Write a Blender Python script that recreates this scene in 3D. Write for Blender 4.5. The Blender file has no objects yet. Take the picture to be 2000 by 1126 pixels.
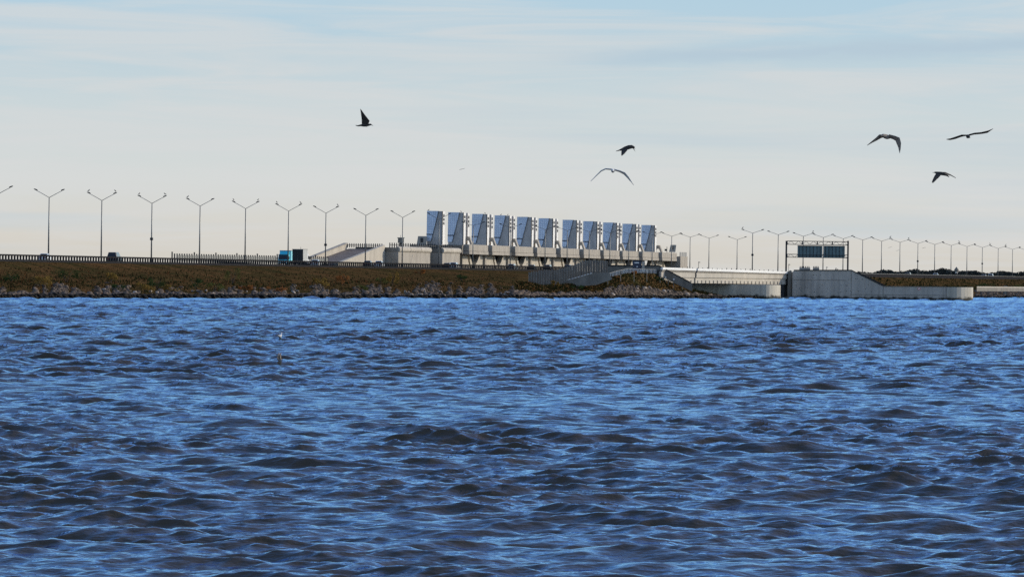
import bpy, bmesh, math, random
import numpy as np
from mathutils import Vector, Matrix
R = math.radians
random.seed(7); rng = np.random.default_rng(7)
sc = bpy.context.scene
C = sc.collection
# ------------------------------------------------------------------ camera, sky, sun, exposure
F = 12700.0            # focal length in photo pixels (2000 wide): a 229 mm equivalent phone telephoto
HC = 5.5               # eye height above the water
ROLL = R(0.75); VH = -34.6
cam = bpy.data.cameras.new('camera'); cam.sensor_width = 36; cam.lens = F / 2000 * 36
cam.clip_start = 1; cam.clip_end = 40000
camo = bpy.data.objects.new('camera', cam); C.objects.link(camo)
camo.location = (0, 0, HC)
camo.rotation_euler = (Matrix.Rotation(R(90) + VH / F, 4, 'X') @ Matrix.Rotation(ROLL, 4, 'Z')).to_euler()
sc.camera = camo

SUN_AZ, SUN_EL = R(64), R(19)      # to the right of the view, a little behind the dam
w = bpy.data.worlds.new('World'); sc.world = w; w.use_nodes = True
nt = w.node_tree; nt.nodes.clear()
def N(t, **k):
    n = nt.nodes.new(t)
    for a, b in k.items(): setattr(n, a, b)
    return n
L = lambda a, b: nt.links.new(a, b)
sky = N('ShaderNodeTexSky', sky_type='NISHITA', sun_disc=False, sun_elevation=SUN_EL, sun_rotation=SUN_AZ,
        air_density=1.0, dust_density=0.6, ozone_density=2.5)
hs = N('ShaderNodeHueSaturation'); hs.inputs['Saturation'].default_value = .95; hs.inputs['Hue'].default_value = .508
L(sky.outputs[0], hs.inputs['Color'])
bg1 = N('ShaderNodeBackground'); bg1.inputs[1].default_value = 0.15
L(hs.outputs[0], bg1.inputs[0])
tc = N('ShaderNodeTexCoord'); sep = N('ShaderNodeSeparateXYZ'); L(tc.outputs['Generated'], sep.inputs[0])
# low veil of thin cloud: cream at the horizon, pale blue-grey higher, thinning out to blue sky
ramp = N('ShaderNodeValToRGB')
mr = N('ShaderNodeMapRange'); mr.inputs[1].default_value = 0.0; mr.inputs[2].default_value = 0.06
L(sep.outputs[2], mr.inputs[0]); L(mr.outputs[0], ramp.inputs[0])
el = ramp.color_ramp.elements
el[0].position = 0; el[0].color = (.64, .605, .54, 1)
el[1].position = 1; el[1].color = (.28, .50, .70, 1)
for p, c in ((.08, (.67, .645, .59)), (.22, (.665, .69, .675)), (.42, (.59, .67, .695)), (.55, (.515, .64, .705)), (.68, (.45, .62, .735))):
    e = el.new(p); e.color = (*c, 1)
mp = N('ShaderNodeMapping'); mp.inputs['Scale'].default_value = (15, 15, 210); L(tc.outputs['Generated'], mp.inputs[0])
nz = N('ShaderNodeTexNoise'); nz.inputs['Scale'].default_value = 1.0; nz.inputs['Detail'].default_value = 7; nz.inputs['Roughness'].default_value = .58
nz.inputs['Distortion'].default_value = .9
L(mp.outputs[0], nz.inputs['Vector'])
st = N('ShaderNodeMapRange'); st.inputs[1].default_value = .42; st.inputs[2].default_value = .62
L(nz.outputs[0], st.inputs[0])
mixc = N('ShaderNodeMix', data_type='RGBA'); mixc.inputs[7].default_value = (.68, .69, .69, 1)
sm = N('ShaderNodeMath', operation='MULTIPLY'); sm.inputs[1].default_value = .6
L(st.outputs[0], sm.inputs[0]); L(sm.outputs[0], mixc.inputs[0]); L(ramp.outputs[0], mixc.inputs[6])
mp2 = N('ShaderNodeMapping'); mp2.inputs['Scale'].default_value = (5, 5, 120); mp2.inputs['Location'].default_value = (3.1, .7, .4); mp2.inputs['Rotation'].default_value = (0, R(.6), 0)
L(tc.outputs['Generated'], mp2.inputs[0])
nz2 = N('ShaderNodeTexNoise'); nz2.inputs['Scale'].default_value = 1.0; nz2.inputs['Detail'].default_value = 6; nz2.inputs['Roughness'].default_value = .5
L(mp2.outputs[0], nz2.inputs['Vector'])
st2 = N('ShaderNodeMapRange'); st2.inputs[1].default_value = .52; st2.inputs[2].default_value = .66; st2.inputs[4].default_value = .62
L(nz2.outputs[0], st2.inputs[0])
mix2 = N('ShaderNodeMix', data_type='RGBA'); mix2.inputs[7].default_value = (.50, .61, .68, 1)
L(st2.outputs[0], mix2.inputs[0]); L(mixc.outputs[2], mix2.inputs[6]); mixc = mix2
bg2 = N('ShaderNodeBackground'); bg2.inputs[1].default_value = .75; 
# one long blue-grey cloud streak rising to the right
def MM(op, a, b=None, c=None):
    n = N('ShaderNodeMath', operation=op)
    for i, v in enumerate((a, b, c)):
        if v is None: continue
        if isinstance(v, (int, float)): n.inputs[i].default_value = v
        else: L(v, n.inputs[i])
    return n.outputs[0]
uu = MM('DIVIDE', sep.outputs[0], sep.outputs[1])
nz3 = N('ShaderNodeTexNoise'); nz3.inputs['Scale'].default_value = 1; nz3.inputs['Detail'].default_value = 6
mp3 = N('ShaderNodeMapping'); mp3.inputs['Scale'].default_value = (90, 90, 500); L(tc.outputs['Generated'], mp3.inputs[0]); L(mp3.outputs[0], nz3.inputs['Vector'])
wob = MM('MULTIPLY_ADD', nz3.outputs[0], .0032, -.0016)
dzb = MM('SUBTRACT', MM('ADD', sep.outputs[2], wob), MM('MULTIPLY_ADD', uu, .044, .0322))
gau = MM('EXPONENT', MM('MULTIPLY', MM('POWER', MM('ABSOLUTE', MM('DIVIDE', dzb, .0013)), 2.0), -1.0))
edge = N('ShaderNodeMapRange', interpolation_type='SMOOTHSTEP'); edge.inputs[1].default_value = -.004; edge.inputs[2].default_value = .03; L(uu, edge.inputs[0])
front = MM('GREATER_THAN', sep.outputs[1], 0.0)
bandf = MM('MULTIPLY', MM('MULTIPLY', gau, edge.outputs[0]), MM('MULTIPLY', front, .95))
mix3 = N('ShaderNodeMix', data_type='RGBA'); mix3.inputs[7].default_value = (.47, .59, .68, 1)
L(bandf, mix3.inputs[0]); L(mixc.outputs[2], mix3.inputs[6]); L(mix3.outputs[2], bg2.inputs[0])
fm = N('ShaderNodeMapRange', interpolation_type='SMOOTHSTEP'); fm.inputs[1].default_value = .035; fm.inputs[2].default_value = .11
fm.inputs[3].default_value = 1; fm.inputs[4].default_value = 0
L(sep.outputs[2], fm.inputs[0])
ms = N('ShaderNodeMixShader'); L(fm.outputs[0], ms.inputs[0]); L(bg1.outputs[0], ms.inputs[1]); L(bg2.outputs[0], ms.inputs[2])
out = N('ShaderNodeOutputWorld'); L(ms.outputs[0], out.inputs[0])

sun = bpy.data.lights.new('sun', 'SUN'); sun.energy = 2.2; sun.angle = R(.6); sun.color = (1, .88, .70)
suno = bpy.data.objects.new('sun', sun); C.objects.link(suno)
sd = Vector((math.sin(SUN_AZ) * math.cos(SUN_EL), math.cos(SUN_AZ) * math.cos(SUN_EL), math.sin(SUN_EL)))
sc.cycles.use_denoising = False
suno.rotation_euler = sd.to_track_quat('Z', 'Y').to_euler(); suno.location = (60, 900, 80)
sc.view_settings.view_transform = 'Standard'; sc.view_settings.look = 'None'
sc.view_settings.exposure = .42; sc.view_settings.gamma = 1

# ------------------------------------------------------------------ pixels to directions
cr, sr = math.cos(ROLL), math.sin(ROLL)
def uv(px, py):
    a, b = px - 1000, py - 563
    return (a * cr + b * sr) / F, (-a * sr + b * cr - VH) / F      # right, down per metre of distance
def P(px, py, Y):
    u, v = uv(px, py); return Vector((u * Y, Y, HC - v * Y))
def zp(px, py, Y): return P(px, py, Y).z
def on_plane(px, py, z=0.0):
    u, v = uv(px, py); return P(px, py, (HC - z) / v)
class Frame:                                   # a straight line on the map, running away from the viewer
    def __init__(s, X0, Y0, slope):
        n = math.hypot(slope, 1); s.o = (X0, Y0); s.sx = slope / n; s.sy = 1 / n
        s.rz = math.atan2(s.sy, s.sx)          # heading of the line
    def xy(s, a, lat): return (s.o[0] + a * s.sx + lat * s.sy, s.o[1] + a * s.sy - lat * s.sx)
    def p(s, a, lat, z): x, y = s.xy(a, lat); return Vector((x, y, z))
    def along(s, px, lat, py=510):             # how far along the line pixel column px lies
        t = uv(px, py)[0]
        return (t * (s.o[1] - lat * s.sx) - s.o[0] - lat * s.sy) / (s.sx - t * s.sy)
RA = Frame(-85.7, 1203, .19)      # causeway road, median
RB = Frame(61.9, 1673, .1735)     # road beyond the bridge, median
G = Frame(-21.96, 1680, .2152)    # line of the gate towers
_b0 = on_plane(1310, 583); _b1 = on_plane(1540, 583)
BR = Frame(_b0.x, _b0.y, (_b1.x - _b0.x) / (_b1.y - _b0.y))

# ------------------------------------------------------------------ materials
def mat(name, col, rough=.8, var=.25, scale=1.0, metal=0.0, bump=0.0, col2=None, detail=5, stretch=(1, 1, 1), spec=.4, coat=0):
    m = bpy.data.materials.new(name); m.use_nodes = True; t = m.node_tree; b = t.nodes['Principled BSDF']
    tcn = t.nodes.new('ShaderNodeTexCoord'); mpn = t.nodes.new('ShaderNodeMapping'); mpn.inputs['Scale'].default_value = stretch
    geo = t.nodes.new('ShaderNodeNewGeometry'); t.links.new(geo.outputs['Position'], mpn.inputs[0])
    n = t.nodes.new('ShaderNodeTexNoise'); n.inputs['Scale'].default_value = scale; n.inputs['Detail'].default_value = detail
    n.inputs['Roughness'].default_value = .62
    t.links.new(mpn.outputs[0], n.inputs['Vector'])
    r = t.nodes.new('ShaderNodeMapRange'); r.inputs[1].default_value = .3; r.inputs[2].default_value = .7
    t.links.new(n.outputs[0], r.inputs[0])
    mx = t.nodes.new('ShaderNodeMix'); mx.data_type = 'RGBA'
    c2 = col2 or tuple(c * (1 - var) for c in col)
    c1 = col if col2 else tuple(min(1, c * (1 + var)) for c in col)
    mx.inputs[6].default_value = (*c1, 1); mx.inputs[7].default_value = (*c2, 1)
    t.links.new(r.outputs[0], mx.inputs[0]); t.links.new(mx.outputs[2], b.inputs['Base Color'])
    b.inputs['Roughness'].default_value = rough; b.inputs['Metallic'].default_value = metal
    b.inputs['Specular IOR Level'].default_value = spec
    b.inputs['Coat Weight'].default_value = coat
    if bump:
        bp = t.nodes.new('ShaderNodeBump'); bp.inputs['Strength'].default_value = bump; bp.inputs['Distance'].default_value = .1
        t.links.new(n.outputs[0], bp.inputs['Height']); t.links.new(bp.outputs[0], b.inputs['Normal'])
    return m
M = {}
M['concrete'] = mat('weathered concrete', (.36, .325, .275), .9, .2, .5, bump=.3, stretch=(1, 1, .35))
M['concrete_dark'] = mat('old grey concrete', (.205, .185, .155), .9, .3, .6, bump=.3, stretch=(1, 1, .3))
M['concrete_pale'] = mat('pale concrete', (.46, .415, .345), .9, .16, .5, bump=.2, stretch=(1, 1, .3))
M['wedge'] = mat('grey tower concrete', (.47, .44, .41), .85, .2, .9, stretch=(1, 1, .4))
M['white_paint'] = mat('white paint', (.78, .76, .72), .5, .06, 2)
M['steel'] = mat('grey galvanised steel', (.20, .20, .19), .5, .2, 3, metal=.5)
M['dark_steel'] = mat('dark steel', (.035, .036, .04), .6, .3, 3, metal=.2)
M['rail'] = mat('dull guardrail steel', (.030, .030, .032), .9, .3, 2, spec=0)
M['barrier'] = mat('dark matt barrier', (.03, .03, .033), .95, .3, 1, spec=0)
M['void'] = mat('dark steel gate leaf', (.022, .023, .026), .8, .3, 1)  # steel tone near black, also puts the openings' shade into the colour
M['coping'] = mat('dark bitumen coping', (.035, .034, .033), .85, .3, 2)
M['asphalt'] = mat('asphalt', (.06, .058, .056), .95, .2, 2, spec=.05)
M['paving'] = mat('slab paving', (.15, .125, .115), .9, .35, .7)
M['sheet'] = mat('weathered fence board', (.19, .16, .13), .85, .35, 1.2, stretch=(1, 1, .25))
M['rock'] = mat('granite boulder', (.12, .094, .076), .9, .75, 1.1, bump=.4, spec=.05)
M['rock_pale'] = mat('pale granite boulder', (.40, .34, .29), .9, .35, 1.1, bump=.4, spec=.05)
M['wet'] = mat('wet algae covered rock', (.010, .009, .008), .8, .5, 1.5, spec=.1)
M['glass'] = mat('car window glass', (.015, .018, .022), .08, .2, 1, spec=.6)
M['tyre'] = mat('tyre rubber', (.02, .02, .02), .9, .2, 3)
M['rim'] = mat('wheel rim alloy', (.4, .4, .41), .35, .1, 3, metal=.7)
M['lamp_red'] = mat('red lamp lens', (.3, .015, .01), .3, .1, 3)
M['lamp_white'] = mat('clear lamp lens', (.75, .75, .72), .2, .05, 3)
M['car_white'] = mat('white car paint', (.72, .72, .72), .3, .05, 1, coat=.5)
M['car_dark'] = mat('dark blue car paint', (.02, .025, .04), .3, .2, 1, coat=.5)
M['car_black'] = mat('black car paint', (.014, .014, .015), .3, .2, 1, coat=.5)
M['car_silver'] = mat('silver car paint', (.35, .36, .37), .3, .1, 1, metal=.4, coat=.5)
M['turquoise'] = mat('turquoise lorry paint', (.03, .52, .68), .35, .12, .8, coat=.3)
M['cyan_tarp'] = mat('light turquoise tarpaulin', (.22, .62, .72), .6, .12, .8)
M['truck_black'] = mat('black lorry door', (.012, .013, .017), .5, .3, 1)
M['truck_side'] = mat('grey lorry side', (.42, .43, .42), .5, .2, 1)
M['kiosk'] = mat('blue grey kiosk cladding', (.045, .055, .085), .6, .3, 1)
M['signback'] = mat('sign board back', (.13, .19, .19), .6, .3, .8, stretch=(1, 1, .3))
M['sign_red'] = mat('red sign enamel', (.5, .03, .03), .4, .1, 2)
M['bark'] = mat('shrub stem bark', (.09, .065, .045), .9, .3, 4)
LEAF = [mat('olive shrub leaf', (.085, .09, .028), .85, .4, 1, spec=0), mat('ochre autumn leaf', (.20, .128, .036), .85, .4, 1, spec=0),
        mat('dark green leaf', (.03, .052, .018), .85, .4, 1, spec=0), mat('rust autumn leaf', (.24, .10, .035), .85, .4, 1, spec=0)]
M['far_tree'] = mat('far wood foliage', (.035, .04, .038), .95, .35, .05, spec=0)
M['far_land'] = mat('far shore ground', (.06, .06, .045), .95, .3, .01)
M['plum_dark'] = mat('dark brown plumage', (.045, .038, .033), .8, .5, 22)
M['plum_white'] = mat('white and grey plumage', (.62, .62, .62), .75, .12, 9)
M['plum_grey'] = mat('grey brown plumage', (.26, .22, .185), .8, .5, 16)
M['bill'] = mat('dark bill horn', (.05, .04, .02), .5, .2, 9)
# grass slope: straw brown with olive and rust patches
def grass_mat():
    m = mat('autumn grass', (.125, .067, .030), .95, .3, .11, col2=(.030, .033, .013), detail=8, bump=.6, spec=0)
    t = m.node_tree; b = t.nodes['Principled BSDF']
    src = b.inputs['Base Color'].links[0].from_socket
    geo = t.nodes.new('ShaderNodeNewGeometry')
    n = t.nodes.new('ShaderNodeTexNoise'); n.inputs['Scale'].default_value = 1.7; n.inputs['Detail'].default_value = 6
    t.links.new(geo.outputs['Position'], n.inputs['Vector'])
    r = t.nodes.new('ShaderNodeMapRange'); r.inputs[1].default_value = .35; r.inputs[2].default_value = .7
    r.inputs[3].default_value = .45; r.inputs[4].default_value = 1.5
    t.links.new(n.outputs[0], r.inputs[0])
    mx = t.nodes.new('ShaderNodeMix'); mx.data_type = 'RGBA'; mx.blend_type = 'MULTIPLY'; mx.inputs[0].default_value = 1
    t.links.new(src, mx.inputs[6]); t.links.new(r.outputs[0], mx.inputs[7]); t.links.new(mx.outputs[2], b.inputs['Base Color'])
    return m
M['grass'] = grass_mat()
# quay concrete with a wet dark tide band at the foot (z below ~0.5 m) and run-off stains
def quay_mat(name, col):
    m = mat(name, col, .9, .2, .45, bump=.3, stretch=(1, 1, .25))
    t = m.node_tree; b = t.nodes['Principled BSDF']; src = b.inputs['Base Color'].links[0].from_socket
    geo = t.nodes.new('ShaderNodeNewGeometry'); s = t.nodes.new('ShaderNodeSeparateXYZ'); t.links.new(geo.outputs['Position'], s.inputs[0])
    n = t.nodes.new('ShaderNodeTexNoise'); n.inputs['Scale'].default_value = .9; n.inputs['Detail'].default_value = 6
    t.links.new(geo.outputs['Position'], n.inputs['Vector'])
    ma = t.nodes.new('ShaderNodeMath'); ma.operation = 'MULTIPLY_ADD'; ma.inputs[1].default_value = -1.6; t.links.new(n.outputs[0], ma.inputs[0]); t.links.new(s.outputs[2], ma.inputs[2])
    mp_ = t.nodes.new('ShaderNodeMapping'); mp_.inputs['Scale'].default_value = (.9, .9, .07); t.links.new(geo.outputs['Position'], mp_.inputs[0])
    n2 = t.nodes.new('ShaderNodeTexNoise'); n2.inputs['Scale'].default_value = 1.0; n2.inputs['Detail'].default_value = 7; n2.inputs['Roughness'].default_value = .7; t.links.new(mp_.outputs[0], n2.inputs['Vector'])
    r2 = t.nodes.new('ShaderNodeMapRange'); r2.inputs[1].default_value = .5; r2.inputs[2].default_value = .72; r2.inputs[3].default_value = 1; r2.inputs[4].default_value = .62; t.links.new(n2.outputs[0], r2.inputs[0])
    m2 = t.nodes.new('ShaderNodeMix'); m2.data_type = 'RGBA'; m2.blend_type = 'MULTIPLY'; m2.inputs[0].default_value = 1
    t.links.new(src, m2.inputs[6]); t.links.new(r2.outputs[0], m2.inputs[7]); src = m2.outputs[2]
    r = t.nodes.new('ShaderNodeMapRange'); r.inputs[1].default_value = -.35; r.inputs[2].default_value = .15; t.links.new(ma.outputs[0], r.inputs[0])
    mx = t.nodes.new('ShaderNodeMix'); mx.data_type = 'RGBA'; mx.inputs[6].default_value = (.02, .02, .015, 1)
    t.links.new(r.outputs[0], mx.inputs[0]); t.links.new(src, mx.inputs[7]); t.links.new(mx.outputs[2], b.inputs['Base Color'])
    return m
M['quay'] = quay_mat('tide stained quay concrete', (.44, .40, .345))
M['quay_pale'] = quay_mat('tide stained pale concrete', (.50, .46, .38))
# cladding in small square plates, reflected sky blue put into the base colour
def cladding():
    m = mat('blue plate cladding', (.74, .81, .90), .35, .10, .35, metal=.0, spec=.7)
    t = m.node_tree; b = t.nodes['Principled BSDF']; src = b.inputs['Base Color'].links[0].from_socket
    tcn = t.nodes.new('ShaderNodeTexCoord')
    br = t.nodes.new('ShaderNodeTexBrick'); br.offset = 0; br.inputs['Scale'].default_value = 1
    br.inputs['Brick Width'].default_value = .55; br.inputs['Row Height'].default_value = .62; br.inputs['Mortar Size'].default_value = .05
    br.inputs['Color1'].default_value = (1, 1, 1, 1); br.inputs['Color2'].default_value = (.82, .85, .9, 1); br.inputs['Mortar'].default_value = (.6, .62, .66, 1)
    t.links.new(tcn.outputs['UV'], br.inputs['Vector'])
    mx = t.nodes.new('ShaderNodeMix'); mx.data_type = 'RGBA'; mx.blend_type = 'MULTIPLY'; mx.inputs[0].default_value = 1
    t.links.new(src, mx.inputs[6]); t.links.new(br.outputs['Color'], mx.inputs[7]); t.links.new(mx.outputs[2], b.inputs['Base Color'])
    return m
M['cladding'] = cladding()
# water: brown silty body, glossy rippled surface with sky blue tinted into its reflections
def water_mat():
    m = bpy.data.materials.new('choppy brown water'); m.use_nodes = True; t = m.node_tree; t.nodes.clear()
    o = t.nodes.new('ShaderNodeOutputMaterial'); mx = t.nodes.new('ShaderNodeMixShader'); df = t.nodes.new('ShaderNodeBsdfDiffuse'); gl = t.nodes.new('ShaderNodeBsdfGlossy')
    fr = t.nodes.new('ShaderNodeFresnel'); fr.inputs['IOR'].default_value = 1.333
    df.inputs['Color'].default_value = (.072, .056, .034, 1); gl.inputs['Color'].default_value = (.41, .69, 1, 1); gl.inputs['Roughness'].default_value = .06
    geo = t.nodes.new('ShaderNodeNewGeometry'); prev = None
    for s, d, st_ in ((1.3, .16, .5), (4.0, .05, .7), (13, .014, .6)):
        mpn = t.nodes.new('ShaderNodeMapping'); mpn.inputs['Scale'].default_value = (.6, 1, 1); t.links.new(geo.outputs['Position'], mpn.inputs[0])
        n = t.nodes.new('ShaderNodeTexNoise'); n.inputs['Scale'].default_value = s; n.inputs['Detail'].default_value = 3
        t.links.new(mpn.outputs[0], n.inputs['Vector'])
        bp = t.nodes.new('ShaderNodeBump'); bp.inputs['Strength'].default_value = st_; bp.inputs['Distance'].default_value = d
        t.links.new(n.outputs[0], bp.inputs['Height'])
        if prev: t.links.new(prev.outputs[0], bp.inputs['Normal'])
        prev = bp
    for n in (df, gl, fr): t.links.new(prev.outputs[0], n.inputs['Normal'])
    t.links.new(fr.outputs[0], mx.inputs[0]); t.links.new(df.outputs[0], mx.inputs[1]); t.links.new(gl.outputs[0], mx.inputs[2]); t.links.new(mx.outputs[0], o.inputs[0])
    return m
M['water'] = water_mat()

# ------------------------------------------------------------------ object helpers
def tag(o, label=None, cat=None, group=None, kind=None):
    for k, v in (('label', label), ('category', cat), ('group', group), ('kind', kind)):
        if v: o[k] = v
    return o
def link(o, parent=None):
    C.objects.link(o)
    if parent is not None: o.parent = parent
    return o
def thing(name, label, cat, loc=(0, 0, 0), rz=0, group=None):
    o = bpy.data.objects.new(name, None); o.empty_display_size = .1; o.location = loc; o.rotation_euler = (0, 0, rz)
    link(o); return tag(o, label, cat, group)
class MB:
    def __init__(s): s.v = []; s.f = []
    def add(s, vs, fs):
        o = len(s.v); s.v += [tuple(x) for x in vs]; s.f += [tuple(i + o for i in f) for f in fs]; return s
    def hexa(s, c):      # 8 corners: bottom 4 ccw, top 4
        return s.add(c, [(3, 2, 1, 0), (4, 5, 6, 7), (0, 1, 5, 4), (1, 2, 6, 5), (2, 3, 7, 6), (3, 0, 4, 7)])
    def box(s, x0, x1, y0, y1, z0, z1):
        return s.hexa([(x0, y0, z0), (x1, y0, z0), (x1, y1, z0), (x0, y1, z0), (x0, y0, z1), (x1, y0, z1), (x1, y1, z1), (x0, y1, z1)])
    def fbox(s, fr, a0, a1, l0, l1, z0, z1):      # box along a frame; z0/z1 may be (near, far)
        z0 = z0 if isinstance(z0, tuple) else (z0, z0); z1 = z1 if isinstance(z1, tuple) else (z1, z1)
        q = [(a0, l0, 0), (a0, l1, 0), (a1, l1, 1), (a1, l0, 1)]
        return s.hexa([fr.p(a, l, z0[k]) for a, l, k in q] + [fr.p(a, l, z1[k]) for a, l, k in q])
    def prism(s, poly, d):      # planar polygon (3d points) extruded by vector d
        n = len(poly); d = Vector(d); A = [Vector(p) for p in poly]; B = [p + d for p in A]
        fs = [tuple(range(n - 1, -1, -1)), tuple(range(n, 2 * n))] + [(i, (i + 1) % n, n + (i + 1) % n, n + i) for i in range(n)]
        return s.add(A + B, fs)
    def tube(s, pts, rad, seg=8, cap=True):
        pts = [Vector(p) for p in pts]; rs = rad if isinstance(rad, (list, tuple)) else [rad] * len(pts)
        vs = []; fs = []
        for i, p in enumerate(pts):
            d = (pts[min(i + 1, len(pts) - 1)] - pts[max(i - 1, 0)]).normalized()
            a = d.orthogonal().normalized() if abs(d.z) > .99 else d.cross(Vector((0, 0, 1))).normalized()
            b = d.cross(a)
            for k in range(seg):
                t = 2 * math.pi * k / seg; vs.append(p + (a * math.cos(t) + b * math.sin(t)) * rs[i])
        for i in range(len(pts) - 1):
            for k in range(seg):
                k2 = (k + 1) % seg; fs.append((i * seg + k, i * seg + k2, (i + 1) * seg + k2, (i + 1) * seg + k))
        if cap: fs += [tuple(range(seg - 1, -1, -1)), tuple((len(pts) - 1) * seg + k for k in range(seg))]
        return s.add(vs, fs)
    def mesh(s, name, m, smooth=False, fix=True):
        me = bpy.data.meshes.new(name); me.from_pydata(s.v, [], s.f)
        if fix:
            bm = bmesh.new(); bm.from_mesh(me); bmesh.ops.recalc_face_normals(bm, faces=bm.faces); bm.to_mesh(me); bm.free()
        me.materials.append(m if not isinstance(m, str) else M[m])
        if smooth:
            for p in me.polygons: p.use_smooth = True
        return me
    def obj(s, name, m, parent=None, smooth=False, world=True, bevel=0):
        if parent is not None and world:           # verts given in world space: move into the parent's frame
            mi = parent.matrix_basis.inverted() if parent.parent is None else (parent.parent.matrix_basis @ parent.matrix_basis).inverted()
            s.v = [tuple(mi @ Vector(v)) for v in s.v]
        o = link(bpy.data.objects.new(name, s.mesh(name, m, smooth)), parent)
        if bevel:
            b = o.modifiers.new('bevel', 'BEVEL'); b.width = bevel; b.segments = 2; b.limit_method = 'ANGLE'
        return o
def place(me, name, parent, loc=(0, 0, 0), rot=(0, 0, 0), scale=(1, 1, 1)):
    o = bpy.data.objects.new(name, me); o.location = loc; o.rotation_euler = rot; o.scale = scale; return link(o, parent)
def fast_mesh(name, v, f, m, smooth=False):       # numpy arrays, faces all tris or quads
    me = bpy.data.meshes.new(name); n = f.shape[1]
    me.vertices.add(len(v)); me.vertices.foreach_set('co', np.ascontiguousarray(v, np.float32).ravel())
    me.loops.add(f.size); me.loops.foreach_set('vertex_index', np.ascontiguousarray(f, np.int32).ravel())
    me.polygons.add(len(f)); me.polygons.foreach_set('loop_start', np.arange(0, f.size, n, dtype=np.int32))
    me.update(calc_edges=True); me.validate()
    if smooth: me.polygons.foreach_set('use_smooth', np.ones(len(f), bool))
    for k in (m if isinstance(m, list) else [m]): me.materials.append(k)
    return me

# ------------------------------------------------------------------ water
wr = np.random.default_rng(21)
NW = 112
NL, NM = 24, 52
lam = np.concatenate([np.exp(wr.uniform(np.log(2.0), np.log(5.5), NL)), np.exp(wr.uniform(np.log(.6), np.log(2.0), NM)), np.exp(wr.uniform(np.log(.26), np.log(.6), NW - NL - NM))])
kk = 2 * np.pi / lam
slope = np.where(lam > 2.0, .043, np.where(lam > .6, .037, .036)) * wr.uniform(.5, 1.4, NW)
amp = slope / kk
ang = R(-98) + wr.normal(0, 1, NW) * np.where(lam > 2.0, R(26), R(44))   # running towards the viewer, spread out
kx, ky = np.cos(ang) * kk, np.sin(ang) * kk
ph = wr.uniform(0, 2 * np.pi, NW)
def waves(X, Y, cell=None):
    dx = np.zeros_like(X); dy = np.zeros_like(X); dz = np.zeros_like(X)
    gust = 1 + .3 * np.sin(X * .021 + Y * .013 + 1) * np.sin(Y * .027 - X * .017 + .4)
    patch = .5 + .5 * np.sin(X * .31 + 2.1 * np.sin(Y * .045 + 1)) * np.sin(Y * .083 + 1.7 * np.sin(X * .16 + .5))
    patch = .45 + 1.05 * patch          # cat's paws: smoother and rougher patches
    for i in range(NW):
        t = kx[i] * X + ky[i] * Y + ph[i]
        a = amp[i] if cell is None else amp[i] * np.clip(lam[i] / cell - .7, 0, 1)
        c = np.cos(t); s = np.sin(t)
        if lam[i] < 1.3: a = a * patch
        dz += a * c; dx -= a * kx[i] / kk[i] * s * 1.0; dy -= a * ky[i] / kk[i] * s * 1.0
    gust = gust * (1 + .6 * np.clip((Y - 170) / 500, 0, 1))      # far waves heightened so the distant water reflects darker
    return dx * gust, dy * gust, dz * gust
def water_z(x, y):
    return float(waves(np.array([x]), np.array([y]), np.array([.088 * (y / 105) ** 1.17]))[2][0])
ys = [6.0]
while ys[-1] < 1800:
    y = ys[-1]; ys.append(y + (2.0 if y < 98 else .088 * (y / 105) ** 1.17))
while ys[-1] < 14000: ys.append(ys[-1] * 1.12)
ys = np.array(ys)
tin = np.linspace(-.1, .1, 336)
tout = [.1008]
while tout[-1] < .3: tout.append(tout[-1] + .0008 + (tout[-1] - .1) * .02)
tout = np.array(tout + [.33, .4, .55, .8, 1.2, 2.0])
ts = np.concatenate([-tout[::-1], tin, tout])
YY, TT = np.meshgrid(ys, ts, indexing='ij')
XX = TT * np.maximum(YY, 60)
dys = np.gradient(ys)[:, None] * np.ones_like(TT); dxs = np.gradient(ts)[None, :] * np.maximum(YY, 60)
cell = np.maximum(dys, dxs)
dx, dy, dz = waves(XX, YY, cell)
nv, nc = YY.shape
V = np.stack([XX + dx, YY + dy, dz], -1).reshape(-1, 3)
idx = np.arange(nv * nc).reshape(nv, nc)
Fq = np.stack([idx[:-1, :-1], idx[:-1, 1:], idx[1:, 1:], idx[1:, :-1]], -1).reshape(-1, 4)
wo = link(bpy.data.objects.new('water', fast_mesh('water', V, Fq, M['water'], True)))
tag(wo, 'choppy blue and brown water in front of the dam', None, kind='structure')

# ------------------------------------------------------------------ ground and roads
def railtop(Y): return 7.2 - .5 * (Y - 1117) / 515
def roadz(Y): return railtop(Y) - 1.12
EMB = {}
def noise1(x): return math.sin(x * .73) * .5 + math.sin(x * 1.91 + 2) * .3 + math.sin(x * 4.3 + 1) * .2
def loft(name, rows, m, kind='structure', smooth=True):
    A = np.array([[tuple(p) for p in r] for r in rows]); n, k, _ = A.shape
    ix = np.arange(n * k).reshape(n, k)
    f = np.stack([ix[:-1, :-1], ix[:-1, 1:], ix[1:, 1:], ix[1:, :-1]], -1).reshape(-1, 4)
    o = link(bpy.data.objects.new(name, fast_mesh(name, A.reshape(-1, 3), f, m, smooth))); tag(o, kind=kind); return o
TS = [-.04, 0, .04, .1, .18, .27, .36, .45, .54, .63, .70, .77, .84, .91, .97, 1.03]
def emb_point(px, t):          # t = 0 crest at the rail, 1 = waterline
    a = RA.along(px, 13.9); c = RA.p(a, 14.3, 0); c.z = roadz(c.y) - .1
    q = on_plane(px, 583.5)
    p = c.lerp(q, t)
    prof = 1 - t if t < .7 else .3 - (t - .7) * 1.0
    zt = c.z * (1 - t) ** 1.0
    if t > .02: zt += .30 * noise1(p.x * .16 + t * 9) * math.sin(math.pi * min(1, max(0, t))) + .18 * math.sin(p.x * .9 + t * 31) * (t < .95) * t
    if t > 1: zt = -1.2
    if t <= 0: zt = c.z
    return Vector((p.x, p.y, zt))
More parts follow.
